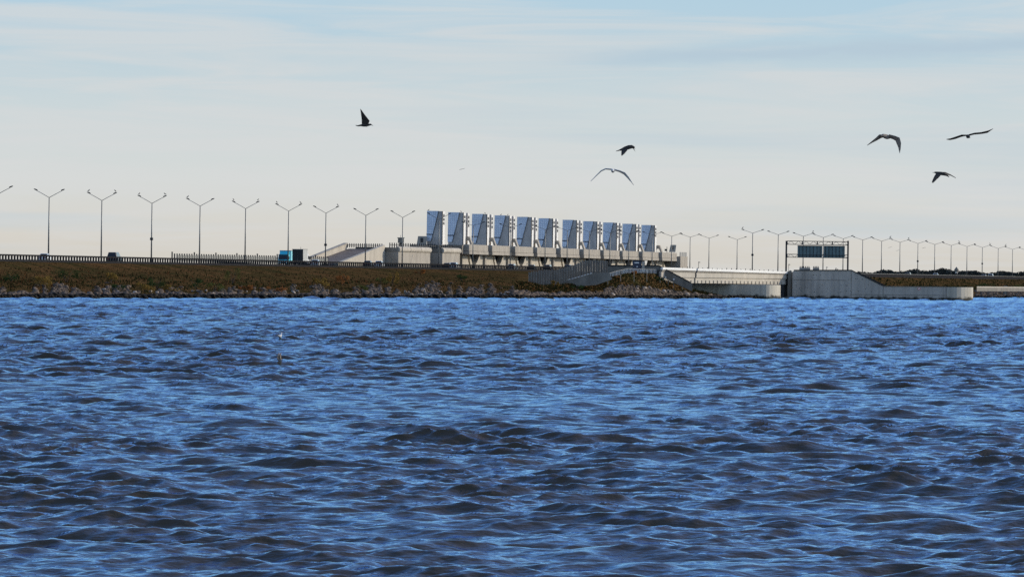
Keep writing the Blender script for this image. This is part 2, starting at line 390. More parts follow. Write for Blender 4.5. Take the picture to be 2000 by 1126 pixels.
rows = [[emb_point(px, t) for t in TS] for px in np.arange(-420, 1290, 6.0)]
loft('embankment', rows, M['grass'])
# road surface of the causeway and the slope behind it
mb = MB(); a0, a1 = RA.along(-420, 14), 1100
st_a = np.linspace(a0, a1, 40)
rows = [[RA.p(a, l, roadz(RA.p(a, 13.9, 0).y) - d) for l, d in ((14.5, .1), (13.2, .0), (-16, 0), (-22, .3), (-40, 6.6), (-44, 8))] for a in st_a]
loft('road', rows, M['asphalt'], smooth=False)
# road beyond the bridge
def zB(Y): return 5.15 - .35 * (Y - 1600) / 700
st_a = np.linspace(-130, 900, 40)
rows = [[RB.p(a, l, zB(RB.p(a, 0, 0).y) - d) for l, d in ((14.2, .05), (13, 0), (-16, 0), (-22, .3), (-36, 6), (-40, 7))] for a in st_a]
loft('far_road', rows, M['asphalt'], smooth=False)
def embB_point(px, t):
    a = RB.along(px, 14, 545); c = RB.p(a, 14.2, 0); c.z = zB(c.y) - .05
    q = on_plane(px, 582)
    p = c.lerp(q, t)
    if t <= 0: z = c.z
    elif t < .30: z = c.z + (2.4 - c.z) * t / .30
    elif t < .8: z = 2.4 - .4 * (t - .3) / .5
    else: z = 2.0 * (1 - (t - .8) / .2)
    if 0 < t < 1: z += .2 * noise1(p.x * .2 + t * 8)
    if t > 1: z = -1.2
    return Vector((p.x, p.y, z))
TB = [-.01, 0, .05, .1, .15, .2, .25, .3, .4, .5, .6, .7, .8, .85, .9, .95, 1, 1.04]
rows = [[embB_point(px, t) for t in TB] for px in np.arange(1690, 2400, 9.0)]
loft('far_embankment', rows, M['grass'])
# paved yard behind the quay wall, between the bridge and the far road
yard = MB(); yz = 5.05
yard.prism([P(1532, 530, 1469.5).xy.to_3d() + Vector((0, 0, yz)), P(1664, 530, 1469.5).xy.to_3d() + Vector((0, 0, yz)), RB.p(60, 14.6, yz), RB.p(-120, 14.6, yz)], (0, 0, -6))
tag(yard.obj('yard_ground', 'asphalt'), kind='structure')
# far land on the horizon
fl = MB(); fl.prism([(150, 4300, 1.0), (1400, 4300, 1.0), (1600, 9000, 2), (250, 9000, 2)], (0, 0, -3))
tag(fl.obj('far_shore', 'far_land'), kind='structure')

# ------------------------------------------------------------------ abutment mound at the bridge's near end
CRP = [(1012, 549), (1033, 550), (1060, 556), (1092, 555), (1120, 553), (1160, 549), (1185, 541), (1205, 535), (1232, 530), (1270, 531), (1290, 536), (1318, 549), (1345, 562), (1380, 571), (1420, 578), (1470, 582)]
def crest_y(px):
    for (x0, y0), (x1, y1) in zip(CRP, CRP[1:]):
        if x0 <= px <= x1: return y0 + (y1 - y0) * (px - x0) / (x1 - x0)
    return CRP[0][1] if px < CRP[0][0] else CRP[-1][1]
def mound_point(px, t):
    q = on_plane(px, 583.5); Yc = q.y + 17
    c = P(px, crest_y(px), Yc)
    p = c.lerp(q, t)
    if t < 0: return Vector((c.x, c.y + 6, c.z - 1.5))
    zt = c.z * (1 - t) + .25 * noise1(p.x * .8 + t * 7) * math.sin(math.pi * min(1, t)) * min(1, c.z / 2)
    if t > 1: zt = -1.2
    return Vector((p.x, p.y, zt))
rows = [[mound_point(px, t) for t in [-.05, 0, .07, .15, .25, .35, .45, .55, .65, .75, .85, .93, 1, 1.05]] for px in np.arange(1005, 1476, 4.0)]
loft('abutment_mound', rows, M['grass'])

# ------------------------------------------------------------------ rocks
phi = (1 + 5 ** .5) / 2
ICO = np.array([(-1, phi, 0), (1, phi, 0), (-1, -phi, 0), (1, -phi, 0), (0, -1, phi), (0, 1, phi), (0, -1, -phi), (0, 1, -phi), (phi, 0, -1), (phi, 0, 1), (-phi, 0, -1), (-phi, 0, 1)]) / 1.9
ICF = np.array([(0, 11, 5), (0, 5, 1), (0, 1, 7), (0, 7, 10), (0, 10, 11), (1, 5, 9), (5, 11, 4), (11, 10, 2), (10, 7, 6), (7, 1, 8), (3, 9, 4), (3, 4, 2), (3, 2, 6), (3, 6, 8), (3, 8, 9), (4, 9, 5), (2, 4, 11), (6, 2, 10), (8, 6, 7), (9, 8, 1)])
def rock_verts(c, s):
    v = ICO * rng.uniform(.6, 1.25, (12, 1)) * (np.array([rng.uniform(.8, 1.5), rng.uniform(.8, 1.3), rng.uniform(.5, .85)]) * s)
    a = rng.uniform(0, 6.28); ca, sa = math.cos(a), math.sin(a)
    v = v @ np.array([[ca, sa, 0], [-sa, ca, 0], [0, 0, 1]])
    return v + np.array(c)
def rock_stuff(name, pts, m):
    vs, fs = [], []
    for k, (c, s) in enumerate(pts): vs.append(rock_verts(c, s)); fs.append(ICF + 12 * k)
    o = link(bpy.data.objects.new(name, fast_mesh(name, np.concatenate(vs), np.concatenate(fs), m))); return o
lower, wet, pale_sp = [], [], []
def rock_zone(x):            # how far up the slope rocks show at this photo column
    base = .72 + .09 * math.sin(x * .05) + .05 * math.sin(x * .017 + 2)
    return base - (.07 if x > 560 else 0) - (.05 if 800 < x < 1040 else 0)
for i in range(9000):
    x = random.uniform(-150, 1035); tz = rock_zone(x)
    t = tz + (.975 - tz) * random.random() ** .62
    if t < .90 and noise1(x * .085) + .5 * math.sin(x * .31) < random.uniform(-.15, .25): continue
    p = emb_point(x, t); s = random.uniform(.18, .55) * (1.15 if t > .85 else 1)
    lower.append(((p.x, p.y, p.z + s * .12), s))
for i in range(3400):
    x = random.uniform(1000, 1470); tz = .50 + .08 * math.sin(x * .06) + (.12 if x < 1180 else 0) + (.06 if 1215 < x < 1330 else 0) - (.25 if x > 1380 else 0)
    t = tz + (.97 - tz) * random.random() ** .7
    p = mound_point(x, t); s = random.uniform(.2, .62)
    lower.append(((p.x, p.y, p.z + s * .15), s))
for i in range(900):
    x = random.uniform(1905, 2100); t = random.uniform(.80, 1.0); p = embB_point(x, t); s = random.uniform(.2, .6)
    lower.append(((p.x, p.y, p.z + s * .12), s))
for i in range(3300):
    x = random.uniform(-150, 1480); p = emb_point(x, random.uniform(.975, 1.0)) if x < 1010 else mound_point(x, random.uniform(.965, 1.0))
    s = random.uniform(.3, .62); wet.append(((p.x, p.y - random.uniform(.5, 3.5), random.uniform(.0, .5)), s * 1.15))
for i in range(350):
    x = random.uniform(1905, 2100); p = embB_point(x, random.uniform(.98, 1.01)); wet.append(((p.x, p.y, random.uniform(-.05, .4)), random.uniform(.3, .6)))
tag(rock_stuff('riprap_rocks', lower, M['rock']), 'grey brown riprap rocks covering the foot of the bank', 'rocks', kind='stuff')
tag(rock_stuff('wet_rocks', wet, M['wet']), 'black wet rocks along the waterline', 'rocks', kind='stuff')
bl = []
for k in range(6):
    me = fast_mesh('boulder', rock_verts((0, 0, 0), 1), ICF, M['rock_pale']); bl.append(me)
for k in range(110):
    x = random.uniform(-20, 1440)
    p = emb_point(x, random.uniform(.78, .985)) if x < 1020 else mound_point(x, random.uniform(.6, .97))
    s = random.uniform(.2, .52) * (1.2 if x > 1150 else 1)
    o = place(bl[k % 6], 'boulder', None, (p.x, p.y, p.z + s * .45), (random.uniform(-.3, .3), random.uniform(-.3, .3), random.uniform(0, 6)), (s,) * 3)
    tag(o, 'pale granite boulder lying among the darker riprap by the water', 'boulder', 'pale boulders in the riprap')
# ------------------------------------------------------------------ grass tufts and shrubs
def tufts(name, fn, n, m, hmin, hmax):
    vs, fs, k = [], [], 0
    for i in range(n):
        p = fn(); h = random.uniform(hmin, hmax)
        for b in range(3):
            a = random.uniform(0, 6.28); wd = h * random.uniform(.12, .28); lean = random.uniform(.1, .5) * h
            d = (math.cos(a), math.sin(a)); e = random.uniform(0, 6.28)
            vs += [(p.x - d[0] * wd, p.y - d[1] * wd, p.z - .05), (p.x + d[0] * wd, p.y + d[1] * wd, p.z - .05), (p.x + math.cos(e) * lean, p.y + math.sin(e) * lean, p.z + h * random.uniform(.7, 1))]
            fs.append((k, k + 1, k + 2)); k += 3
    o = link(bpy.data.objects.new(name, fast_mesh(name, np.array(vs), np.array(fs), m))); return o
GM = [mat('dry straw grass', (.125, .072, .032), .95, .5, .35, spec=0), mat('olive grass', (.032, .036, .013), .95, .5, .35, spec=0), mat('rusty dry weeds', (.14, .055, .022), .95, .5, .35, spec=0)]
def pick_emb():
    x = random.uniform(-150, 1010); t = random.uniform(.03, .80); return emb_point(x, t)
def pick_emb_low():
    x = random.uniform(-150, 1010); t = min(.93, max(.2, random.gauss(.62, .18))); return emb_point(x, t)
def pick_mound():
    x = random.uniform(1005, 1400); return mound_point(x, random.uniform(0.02, .62))
def pick_farb(): return embB_point(random.uniform(1690, 2100), random.uniform(.02, .8))
tag(tufts('dry_grass', pick_emb, 9000, GM[0], .12, .32), 'dry straw coloured grass on the causeway bank', 'grass', kind='stuff')
tag(tufts('green_weeds', pick_emb_low, 7000, GM[1], .15, .5), 'olive weeds on the lower causeway bank', 'weeds', kind='stuff')
tag(tufts('rusty_weeds', lambda: pick_emb_low() if random.random() < .7 else pick_mound(), 3000, GM[2], .15, .45), 'rust red dead weeds scattered over the bank', 'weeds', kind='stuff')
tag(tufts('mound_grass', pick_mound, 3800, GM[1], .2, .5), 'dark grass on the mound below the bridge end', 'grass', kind='stuff')
tag(tufts('far_bank_grass', pick_farb, 4000, GM[1], .25, .7), 'olive grass on the bank beyond the quay wall', 'grass', kind='stuff')
def shrub(p, wd, h, leaf, label, tall=False):
    o = thing('shrub', label, 'shrub', p, 0, None)
    s = MB()
    for k in range(5):
        a = random.uniform(0, 6.28); r = wd * random.uniform(.1, .5)
        s.tube([(0, 0, -.15), (r * .4 * math.cos(a), r * .4 * math.sin(a), h * .45), (r * math.cos(a), r * math.sin(a), h * random.uniform(.7, .95))], [.05, .03, .01], 5)
    s.obj('stem', 'bark', o, world=False)
    vs, fs, n = [], [], int(260 + 160 * wd)
    blobs = [(random.uniform(-.5, .5) * wd, random.uniform(-.4, .4) * wd, h * random.uniform(.25, .85), random.uniform(.25, .5)) for _ in range(7)]
    for k in range(n):
        bx_, by_, bz_, br_ = random.choice(blobs)
        d = Vector((random.gauss(0, 1), random.gauss(0, 1), random.gauss(0, 1))).normalized() * (random.random() ** .4)
        c = Vector((bx_ + d.x * br_ * wd * .6, by_ + d.y * br_ * wd * .6, max(.04, bz_ + d.z * br_ * h * .6)))
        e = Vector((random.gauss(0, 1), random.gauss(0, 1), random.gauss(0, 1))).normalized(); g = e.orthogonal().normalized()
        s_ = random.uniform(.07, .17); i = len(vs)
        if tall: e = (e + Vector((0, 0, 2.0))).normalized()
        vs += [c - g * s_ * .5, c + g * s_ * .5, c + e * s_ * (2.0 if tall else 1.1)]; fs.append((i, i + 1, i + 2))
    place(fast_mesh('crown', np.array([tuple(v) for v in vs]), np.array(fs), LEAF[leaf]), 'crown', o)
    return o
LN = ['olive green', 'ochre yellow', 'dark green', 'rusty orange']
SH = [(20, .55, 2.2, 1.4, 2, 'low on the bank in front of an ochre shrub'), (75, .72, 2.6, 1.5, 1, 'at the foot of the bank below a lamp'),
      (128, .62, 3.0, 1.8, 2, 'wide and low on the bank among brown grass'), (215, .62, 1.6, 1.6, 1, 'on the bank below the dark van'),
      (232, .80, 1.7, 1.1, 2, 'rooted in the rocks near the water'), (283, .82, 2.2, 1.3, 1, 'between rocks just above the water'),
      (306, .72, 2.2, 1.7, 2, 'standing tall beside the ochre shrub in the rocks'), (335, .80, 1.9, 1.2, 1, 'low and bushy among the boulders'),
      (382, .72, 2.5, 1.6, 2, 'leaning over the rocks with yellow weeds beside'), (418, .78, 2.2, 1.2, 0, 'spreading flat over the boulders'),
      (453, .58, 2.1, 2.6, 0, 'tallest one with a narrow top on the bank'), (478, .80, 1.6, .9, 3, 'small in the rocks below the tall olive shrub'),
      (540, .86, 2.6, .9, 3, 'long and low on the rocks below the lorry'), (628, .70, 2.6, 1.5, 1, 'broad and feathery below the white saloon car'),
      (668, .62, 1.6, 2.0, 3, 'upright and feathery below the ramp wall'), (708, .82, 2.0, 1.1, 0, 'low on the rocks below the dark saloon'),
      (765, .60, 1.7, 2.2, 1, 'bright and upright alone on the bank'), (742, .55, 1.6, 1.2, 0, 'beside the bright ochre one on the bank'),
      (818, .17, 1.6, .7, 3, 'small and red at the top of the bank'), (900, .42, 2.4, 1.2, 2, 'half way up the bank below the gate towers')]
for px, t, wd, h, lf, where in SH:
    p = emb_point(px, t); shrub(p - Vector((0, 0, .05)), wd * 1.3, h * 1.2, lf, f'{LN[lf]} shrub {where}', lf in (1, 3))
for px, t, wd, h, lf, where in ((1084, .18, 1.5, 1.3, 1, 'at the foot of the board fence'), (1340, .12, 1.6, 1.2, 0, 'at the low end of the sloping wing wall'),
                                (1285, .30, 2.0, .9, 2, 'on the mound below the wing wall'), (1235, .10, 1.8, .7, 3, 'on top of the mound below the railing'), (1125, .45, 2.2, 1.0, 2, 'among rocks below the ramp')):
    p = mound_point(px, t); shrub(p - Vector((0, 0, .05)), wd, h, lf, f'{LN[lf]} shrub {where}', lf in (1, 3))
for px, t, wd, h, lf, where in ((1925, .55, 5, 1.6, 2, 'on the low bank beside the end of the quay wall'), (1985, .75, 5, 1.5, 0, 'beside the concrete gauge post by the shore')):
    p = embB_point(px, t); shrub(p - Vector((0, 0, .05)), wd, h, lf, f'{LN[lf]} shrub {where}')

# ------------------------------------------------------------------ guardrails
gr = thing('guardrail', 'long dark steel guardrail on close posts along the causeway edge', 'guardrail', RA.p(RA.along(-40, 13.75), 13.75, roadz(1110)))
ga0, ga1 = RA.along(-60, 13.75), RA.along(1112, 13.75)
def rail_beam(name, z0, z1, l0, l1, m, fr=RA, A0=ga0, A1=ga1, base=roadz, par=gr, seg=24):
    b = MB(); A = np.linspace(A0, A1, seg + 1)
    for i in range(seg):
        zz = [base(fr.p(a, 13.75, 0).y) for a in (A[i], A[i + 1])]
        b.fbox(fr, A[i], A[i + 1] - .002, l0, l1, (zz[0] + z0, zz[1] + z0), (zz[0] + z1, zz[1] + z1))
    return b.obj(name, m, par)
rail_beam('top_rail', .86, 1.14, 13.70, 13.82, 'rail')
rail_beam('lower_rail', -.06, .28, 13.62, 13.90, 'rail')
pm = MB().box(-.07, .07, -.15, .15, -.1, 1.0).mesh('post', 'rail')
hm = MB().box(-.05, .05, -.12, .12, .5, .64).mesh('post_bracket', 'rail')
na = 293
for i in range(na):
    a = ga0 + (ga1 - ga0) * i / (na - 1); p = RA.p(a, 13.75, 0); p.z = roadz(p.y) + .02
    place(pm, 'post', gr, p - Vector(gr.location), (0, 0, RA.rz))
gb = thing('guardrail', 'dark two-beam guardrail along the far road beyond the quay wall', 'guardrail', RB.p(0, 13.5, zB(1680)))
bb0, bb1 = -60, 830
rail_beam('top_rail', .92, 1.0, 13.5, 13.6, 'steel', RB, bb0, bb1, zB, gb)
rail_beam('lower_rail', -.1, .9, 13.52, 13.6, 'barrier', RB, bb0, bb1, zB, gb)
pm2 = MB().box(-.06, .06, -.1, .1, -.1, .9).mesh('post', 'rail')
for i in range(180):
    a = bb0 + (bb1 - bb0) * i / 179; p = RB.p(a, 13.45, 0); p.z = zB(p.y); place(pm2, 'post', gb, p - Vector(gb.location), (0, 0, RB.rz))
# picket fence on the far side of the causeway
ff = thing('picket_fence', 'long grey picket fence on the far verge of the causeway', 'fence', RA.p(RA.along(335, -18), -18, 6.2))
fa0, fa1 = RA.along(336, -18), RA.along(640, -18)
rail_beam('fence_mesh', .4, 1.75, -18.05, -17.95, 'steel', RA, fa0 + 4, fa1, lambda y: 6.15, ff, 6)
pk = MB().box(-.08, .08, -.13, .13, -.3, 2.05).mesh('picket', 'dark_steel')
for i in range(70):
    a = fa0 + (fa1 - fa0) * i / 69; p = RA.p(a, -18, 6.15); place(pk, 'picket', ff, p - Vector(ff.location), (0, 0, RA.rz), (1, 1, 1.0 + (.18 if i % 9 == 0 else 0)))

# ------------------------------------------------------------------ street lamps
def lamp_meshes(H, rise):
    me = {}
    me['pole'] = MB().tube([(0, 0, -.4), (0, 0, H * .45), (0, 0, H - rise + .05)], [.16, .125, .085], 8).mesh('pole', 'steel', True)
    for s in (-1, 1):
        me['arm', s] = MB().tube([(0, 0, H - rise), (s * 1.2, 0, H - rise * .52), (s * 2.45, 0, H - .06)], [.06, .055, .05], 6).mesh('arm', 'steel', True)
        hd = MB(); 
        ring = [(2.22, .06, .04), (2.32, .13, .10), (2.60, .17, .13), (2.85, .13, .09), (2.97, .04, .03)]
        vs, fs = [], []
        for x, ry, rz_ in ring:
            for k in range(8):
                t = k * math.pi / 4; vs.append((s * x, ry * math.cos(t), H + (x - 2.25) * rise / 2.7 * .6 + rz_ * math.sin(t)))
        for i in range(4):
            for k in range(8): fs.append((i * 8 + k, i * 8 + (k + 1) % 8, i * 8 + 8 + (k + 1) % 8, i * 8 + 8 + k))
        fs += [tuple(range(8)), tuple(32 + k for k in range(8))]
        me['lamp_head', s] = hd.add(vs, fs).mesh('lamp_head', 'dark_steel', True)
    return me
LM1 = lamp_meshes(13.25, 1.36); LM2 = lamp_meshes(11.7, .85)
bxm = MB().box(-.28, .28, -.2, .2, -.25, .25).mesh('control_box', 'dark_steel')
HEADS = {}
def lamp(px, fr, H, LMm, base, label, group, box=None):
    a = fr.along(px, 0, 470); p = fr.p(a, 0, 0); p.z = base(p.y)
    t = thing('street_lamp', label, 'street lamp', p, fr.rz - math.pi / 2, group)
    place(LMm['pole'], 'pole', t)
    for s in (-1, 1): place(LMm['arm', s], 'arm', t); place(LMm['lamp_head', s], 'lamp_head', t)
    if box: place(bxm, 'control_box', t, (0, 0, H * box))
    rot = Matrix.Rotation(fr.rz - math.pi / 2, 4, 'Z')
    for s in (-1, 1): HEADS[px, s] = p + rot @ Vector((s * 2.62, 0, H + .25 * (1.36 if H > 12 else .85) / 2.7 * .6 + .20))
for px in (-7, 95, 198, 296, 390, 479, 563, 636, 714, 786, 857):
    bx_ = .37 if px in (296, 636) else None
    lb = {-7: 'tall twin street lamp on the open causeway, the one before the half-hidden white car', 95: 'tall twin street lamp with bare heads beside the half-hidden white car',
          198: 'tall twin street lamp with gulls on both heads beside the dark van', 390: 'tall twin street lamp with a single gull behind the start of the picket fence',
          479: 'tall twin street lamp with two gulls in front of the middle of the picket fence', 296: 'tall twin-armed street lamp with a dark box, standing over open road and empty sky',
          636: 'tall twin-armed street lamp with a dark box, standing in front of the paved ramp',
          563: 'tall twin-armed street lamp rising between the turquoise lorry and the black box lorry',
          714: 'tall twin-armed street lamp in front of the triangular wing wall',
          786: 'tall twin-armed street lamp beside the small watch cabin on the abutment',
          857: 'tall twin-armed street lamp in front of the gate tower next to the ramp'}.get(px, '')
    lamp(px, RA, 13.25, LM1, roadz, lb, 'tall lamps along the causeway', bx_)
NTH = ['first', 'second', 'third', 'fourth', 'fifth', 'sixth', 'seventh', 'eighth', 'ninth', 'tenth', 'eleventh', 'twelfth']
FRONT = {px: f'flat-armed twin street lamp in front of the {w_} gate tower counted from the ramp' for px, w_ in zip((924, 997, 1065, 1108, 1151, 1191.5, 1228.5, 1274), ('third', 'fourth', 'sixth', 'seventh', 'eighth', 'ninth', 'tenth', 'eleventh'))}
FRONT.update({px: f'flat-armed twin street lamp against the sky, {w_} past the last gate tower' for px, w_ in zip((1312, 1348, 1385, 1440), NTH)})
for px in (924, 997, 1065, 1108, 1151, 1191.5, 1228.5, 1274, 1312, 1348, 1385, 1440):
    lamp(px, RA, 11.7, LM2, roadz, FRONT[px],
         'lamps in front of the gates' if px < 1300 else 'lamps behind the bridge parapet')
for px in (1470, 1520, 1569, 1608, 1647, 1685, 1722, 1758, 1793, 1826, 1858, 1889, 1919, 1950, 1978, 2005):
    g = 1550 < px < 1660
    q_ = (1569, 1608, 1647, 1685, 1722, 1758, 1793, 1826, 1858, 1889, 1919, 1950, 1978, 2005)
    lb = '' if px < 1569 else f'twin-armed street lamp seen through the sign gantry, {NTH[q_.index(px)]} from the bridge' if g else f'street lamp on the far road, {NTH[q_.index(px) - 3]} from the sign gantry'
    if px == 1470: lb = 'twin-armed street lamp with a dark box on its pole, behind the bridge parapet'
    if px == 1520: lb = 'twin-armed street lamp beside the post of the sign gantry, behind the bridge'
    bx_ = .45 if px in (1470, 1793, 1919) else None
    if px in (1793, 1919): lb += ', dark box on pole'
    lamp(px, RB, 11.7, LM2, zB, lb, 'lamps on the far road', bx_)

# ------------------------------------------------------------------ gate structure
TX = [834, 875.3, 922, 966, 1010, 1052, 1099, 1139.3, 1178.2, 1216, 1253]
ORD = ['first', 'second', 'third', 'fourth', 'fifth', 'sixth', 'seventh', 'eighth', 'ninth', 'tenth', 'last']
def drop(a): return -.0021 * max(0, a)      # the whole line reads slightly lower with distance
def poly_prism(fr, a, pts, da, z=0): return MB().prism([fr.p(a, l, h) for l, h in pts], fr.p(a + da, 0, 0) - fr.p(a, 0, 0))
for i, px in enumerate(TX):
    a = G.along(px, 0, 450); dz_ = drop(a); zb, zt = 12.1 + dz_, 20.6 + dz_ - .05 * i * .5
    t = thing('gate_tower', f'{ORD[i]} blue and grey wedge-faced gate tower counted from the paved ramp', 'gate tower', G.p(a, 2, zb), 0, 'gate towers along the spillway')
    W = 4.0
    MB().fbox(G, a, a + 2.9, .02, W, zb - .2, zt).obj('tower_body', 'wedge', t)
    zl = zb + .75
    bp = MB().prism([G.p(a, -.08, zl), G.p(a, 1.12, zl), G.p(a, 3.05, zt + .06), G.p(a, -.02, zt + .06)], G.p(-.14, 0, 0) - G.p(0, 0, 0))
    o = bp.obj('blue_panel', 'cladding', t)
    uvl = o.data.uv_layers.new(name='UVMap')
    for lp in o.data.loops:
        c = o.data.vertices[lp.vertex_index].co
        wv = Vector(c) + t.location
        uvl.data[lp.index].uv = ((wv.x - G.p(a, 0, 0).x) / G.sy, wv.z - zl)
    MB().prism([G.p(a, -.1, zb + 2.35), G.p(a, 1.5, zb + 2.35), G.p(a, 1.57, zb + 2.62), G.p(a, -.1, zb + 2.62)], G.p(-.2, 0, 0) - G.p(0, 0, 0)).obj('panel_band', 'kiosk', t)
    sa = MB().prism([G.p(a, 1.10, zl - .05), G.p(a, 1.17, zl - .05), G.p(a, 3.11, zt + .08), G.p(a, 3.04, zt + .08)], G.p(-.22, 0, 0) - G.p(0, 0, 0)).obj('seam_strip', 'dark_steel', t)
    MB().fbox(G, a - .1, a + 3.0, W - .12, W + .1, zb, zt + .05).obj('edge_trim', 'dark_steel', t) if False else None
    MB().fbox(G, a + .35, a + 2.9, W, W + .06, zb, zt - .02).obj('side_panel', 'white_paint', t)
    MB().fbox(G, a - .02, a + .34, W - .1, W + .08, zb, zt).obj('edge_trim', 'dark_steel', t)
    for k in range((3, 2, 3, 4, 3, 2, 3, 3, 4, 2, 3)[i]):
        MB().fbox(G, a + .8, a + 2.2, W + .06, W + .14, zt - .9 - k * 1.0 - .55, zt - .9 - k * 1.0 + .12).obj('hydraulic_unit', 'dark_steel', t)
    if 0 < i < 10:
        f0 = a + 5.2
        fin = MB().fbox(G, f0, f0 + 1.9, .6, W, zb - .2, zt - .05).obj('rear_fin', 'wedge', t)
        MB().fbox(G, f0 + .3, f0 + 1.9, W, W + .06, zb, zt - .07).obj('side_panel', 'white_paint', fin)
        for k in range(3): MB().fbox(G, f0 + .5, f0 + 1.7, W + .06, W + .14, zt - .9 - k * 1.1 - .6, zt - .9 - k * 1.1 + .1).obj('hydraulic_unit', 'dark_steel', fin)
    if i > 0:      # concrete portal at the tower's foot
        pa = a + 3.4; z0 = zb - .35
        pts = [(W - 1.1, z0), (W - .45, z0 + 2.6), (W + .95, z0 + 2.6), (W + 1.9, z0), (W + 1.45, z0), (W + .75, z0 + 1.55), (W - .15, z0 + 1.55), (W - .45, z0)]
        MB().prism([G.p(pa, l, z) for l, z in pts], G.p(1.6, 0, 0) - G.p(0, 0, 0)).obj('portal_bracket', 'concrete', t)
BS = [916, 961, 1006, 1049, 1095, 1140, 1179, 1216, 1255, 1293]; BE = [953, 997, 1041, 1085.5, 1131, 1172, 1209.5, 1247, 1286, 1322]
sw = thing('spillway_bridge', 'long pale concrete spillway bridge carrying the blue gate towers', 'spillway', G.p(G.along(905, 5), 0, 5.5))
aL, aR = G.along(903, 5), G.along(1322, 6.3)
MB().fbox(G, aL, aR, -9, 4.9, (9.75 + drop(aL), 9.75 + drop(aR)), (12.05 + drop(aL), 12.05 + drop(aR))).obj('deck', 'concrete_dark', sw)
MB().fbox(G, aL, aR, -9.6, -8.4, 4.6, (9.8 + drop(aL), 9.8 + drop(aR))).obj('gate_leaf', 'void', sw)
for i, (s, e) in enumerate(zip(BS, BE)):
    a0, a1 = G.along(s, 6.3), G.along(e, 6.3); d0, d1 = drop(a0), drop(a1)
    b = MB().fbox(G, a0, a1, 4.8, 6.3, (10.55 + d0, 10.55 + d1), (12.25 + d0, 12.25 + d1)).obj('parapet_beam', 'concrete', sw, bevel=.06)
    MB().fbox(G, a0 - .15, a1 + .15, 4.8, 6.42, (9.7 + d0, 9.7 + d1), (10.5 + d0, 10.5 + d1)).obj('lower_ledge', 'concrete', sw, bevel=.05)
    # wall under the beam with a funnel-shaped opening
    w0 = G.along((BE[i - 1] if i else 903), 3.6); w1 = G.along(e, 3.6); ln = w1 - w0; zt = 9.72 + (d0 + d1) / 2; z0 = 4.6
    pt = lambda f, z: G.p(w0 + f * ln, 3.6, z)
    th = G.p(0, -1.3, 0) - G.p(0, 0, 0)
    h = zt - z0
    Lp = [pt(0, z0), pt(.36, z0), pt(.29, z0 + h * .35), pt(.235, z0 + h * .6), pt(.205, z0 + h * .85), pt(.2, zt), pt(0, zt)]
    MB().prism(Lp, th).obj('pier_wall', 'concrete_pale', sw)
    rib = [pt(.39, z0), pt(.455, z0), pt(.455, z0 + h * .4), pt(.37, z0 + h * .6), pt(.32, z0 + h * .85), pt(.31, zt), pt(.25, zt), pt(.265, z0 + h * .85), pt(.30, z0 + h * .6), pt(.35, z0 + h * .3)]
    MB().prism(rib, th).obj('curved_rib', 'concrete_pale', sw)
    Rp = [pt(.485, z0), pt(1, z0), pt(1, zt), pt(.66, zt), pt(.64, z0 + h * .85), pt(.58, z0 + h * .62), pt(.485, z0 + h * .4)]
    MB().prism(Rp, th).obj('pier_wall', 'concrete_pale', sw)
    MB().fbox(G, w0 + .80 * ln, w0 + .86 * ln, 3.6, 4.2, z0, zt).obj('pilaster', 'concrete', sw)
# near abutment with barrel parapet
ab = thing('spillway_abutment', 'concrete abutment with rounded parapet between the ramp and the gates', 'abutment', G.p(G.along(778, 5), 1, 6))
for k, (s, e) in enumerate(((778, 840), (864, 898))):
    a0, a1 = G.along(s, 5), G.along(e, 5)
    MB().fbox(G, a0, a1, .9 if k == 0 else 1.5, 5, 4.6, 9.85).obj('wall_block', 'concrete', ab)
    segs = [(4.6, 9.9), (5.25, 9.9), (5.45, 10.25), (5.4, 10.7), (5.1, 11.05), (4.6, 11.2)]
    ns = 3 if k == 0 else 1
    for q in range(ns):
        b0 = a0 + (a1 - a0) * q / ns + (.35 if q else 0); b1 = a0 + (a1 - a0) * (q + 1) / ns
        MB().prism([G.p(b0, l, z) for l, z in segs], G.p(b1 - b0, 0, 0) - G.p(0, 0, 0)).obj('rounded_parapet', 'concrete_pale', ab)
    MB().fbox(G, a0 - .1, a1, 1, 4.95, 9.86, 10.9).obj('parapet_core', 'concrete_dark', ab)
aw = G.along(747, 1); ae = G.along(905, 1.4)
MB().fbox(G, aw, ae, -6, .88, 4.6, 10.95).obj('core_wall', 'concrete_dark', ab)
MB().fbox(G, G.along(840, 5) - .1, ae, .9, 1.45, 4.6, 10.9).obj('recess_wall', 'concrete_dark', ab)
# wing walls and paved end slope
aw0 = G.along(655, 1, 512)
zwA, zwB = zp(655, 514, G.p(aw0, 1, 0).y), zp(746, 478, G.p(aw, 1, 0).y)
wg = thing('wing_wall', 'pale triangular concrete wing wall beside the paved ramp', 'wall', G.p(aw0, 1, 5.5))
MB().prism([G.p(aw0, 1.6, 4.6), G.p(aw - .02, 1.6, 4.6), G.p(aw - .02, 1.6, zwB), G.p(aw0, 1.6, zwA)], G.p(0, -.9, 0) - G.p(0, 0, 0)).obj('wall_panel', 'concrete_pale', wg)
al1 = G.along(678, -7.6, 480); al0 = G.along(600, -7.6, 505); zl1 = zp(678, 476, G.p(al1, -7.6, 0).y); zl0 = zp(600, 507, G.p(al0, -7.6, 0).y)
wl = thing('ramp_parapet', 'long sloping pale concrete parapet on the far side of the paved ramp', 'parapet', G.p(al0, -7.6, 5.5))
MB().prism([G.p(al0, -7.6, 4.6), G.p(al1, -7.6, 4.6), G.p(al1, -7.6, zl1), G.p(al0, -7.6, zl0)], G.p(0, -.7, 0) - G.p(0, 0, 0)).obj('wall_panel', 'concrete_pale', wl)
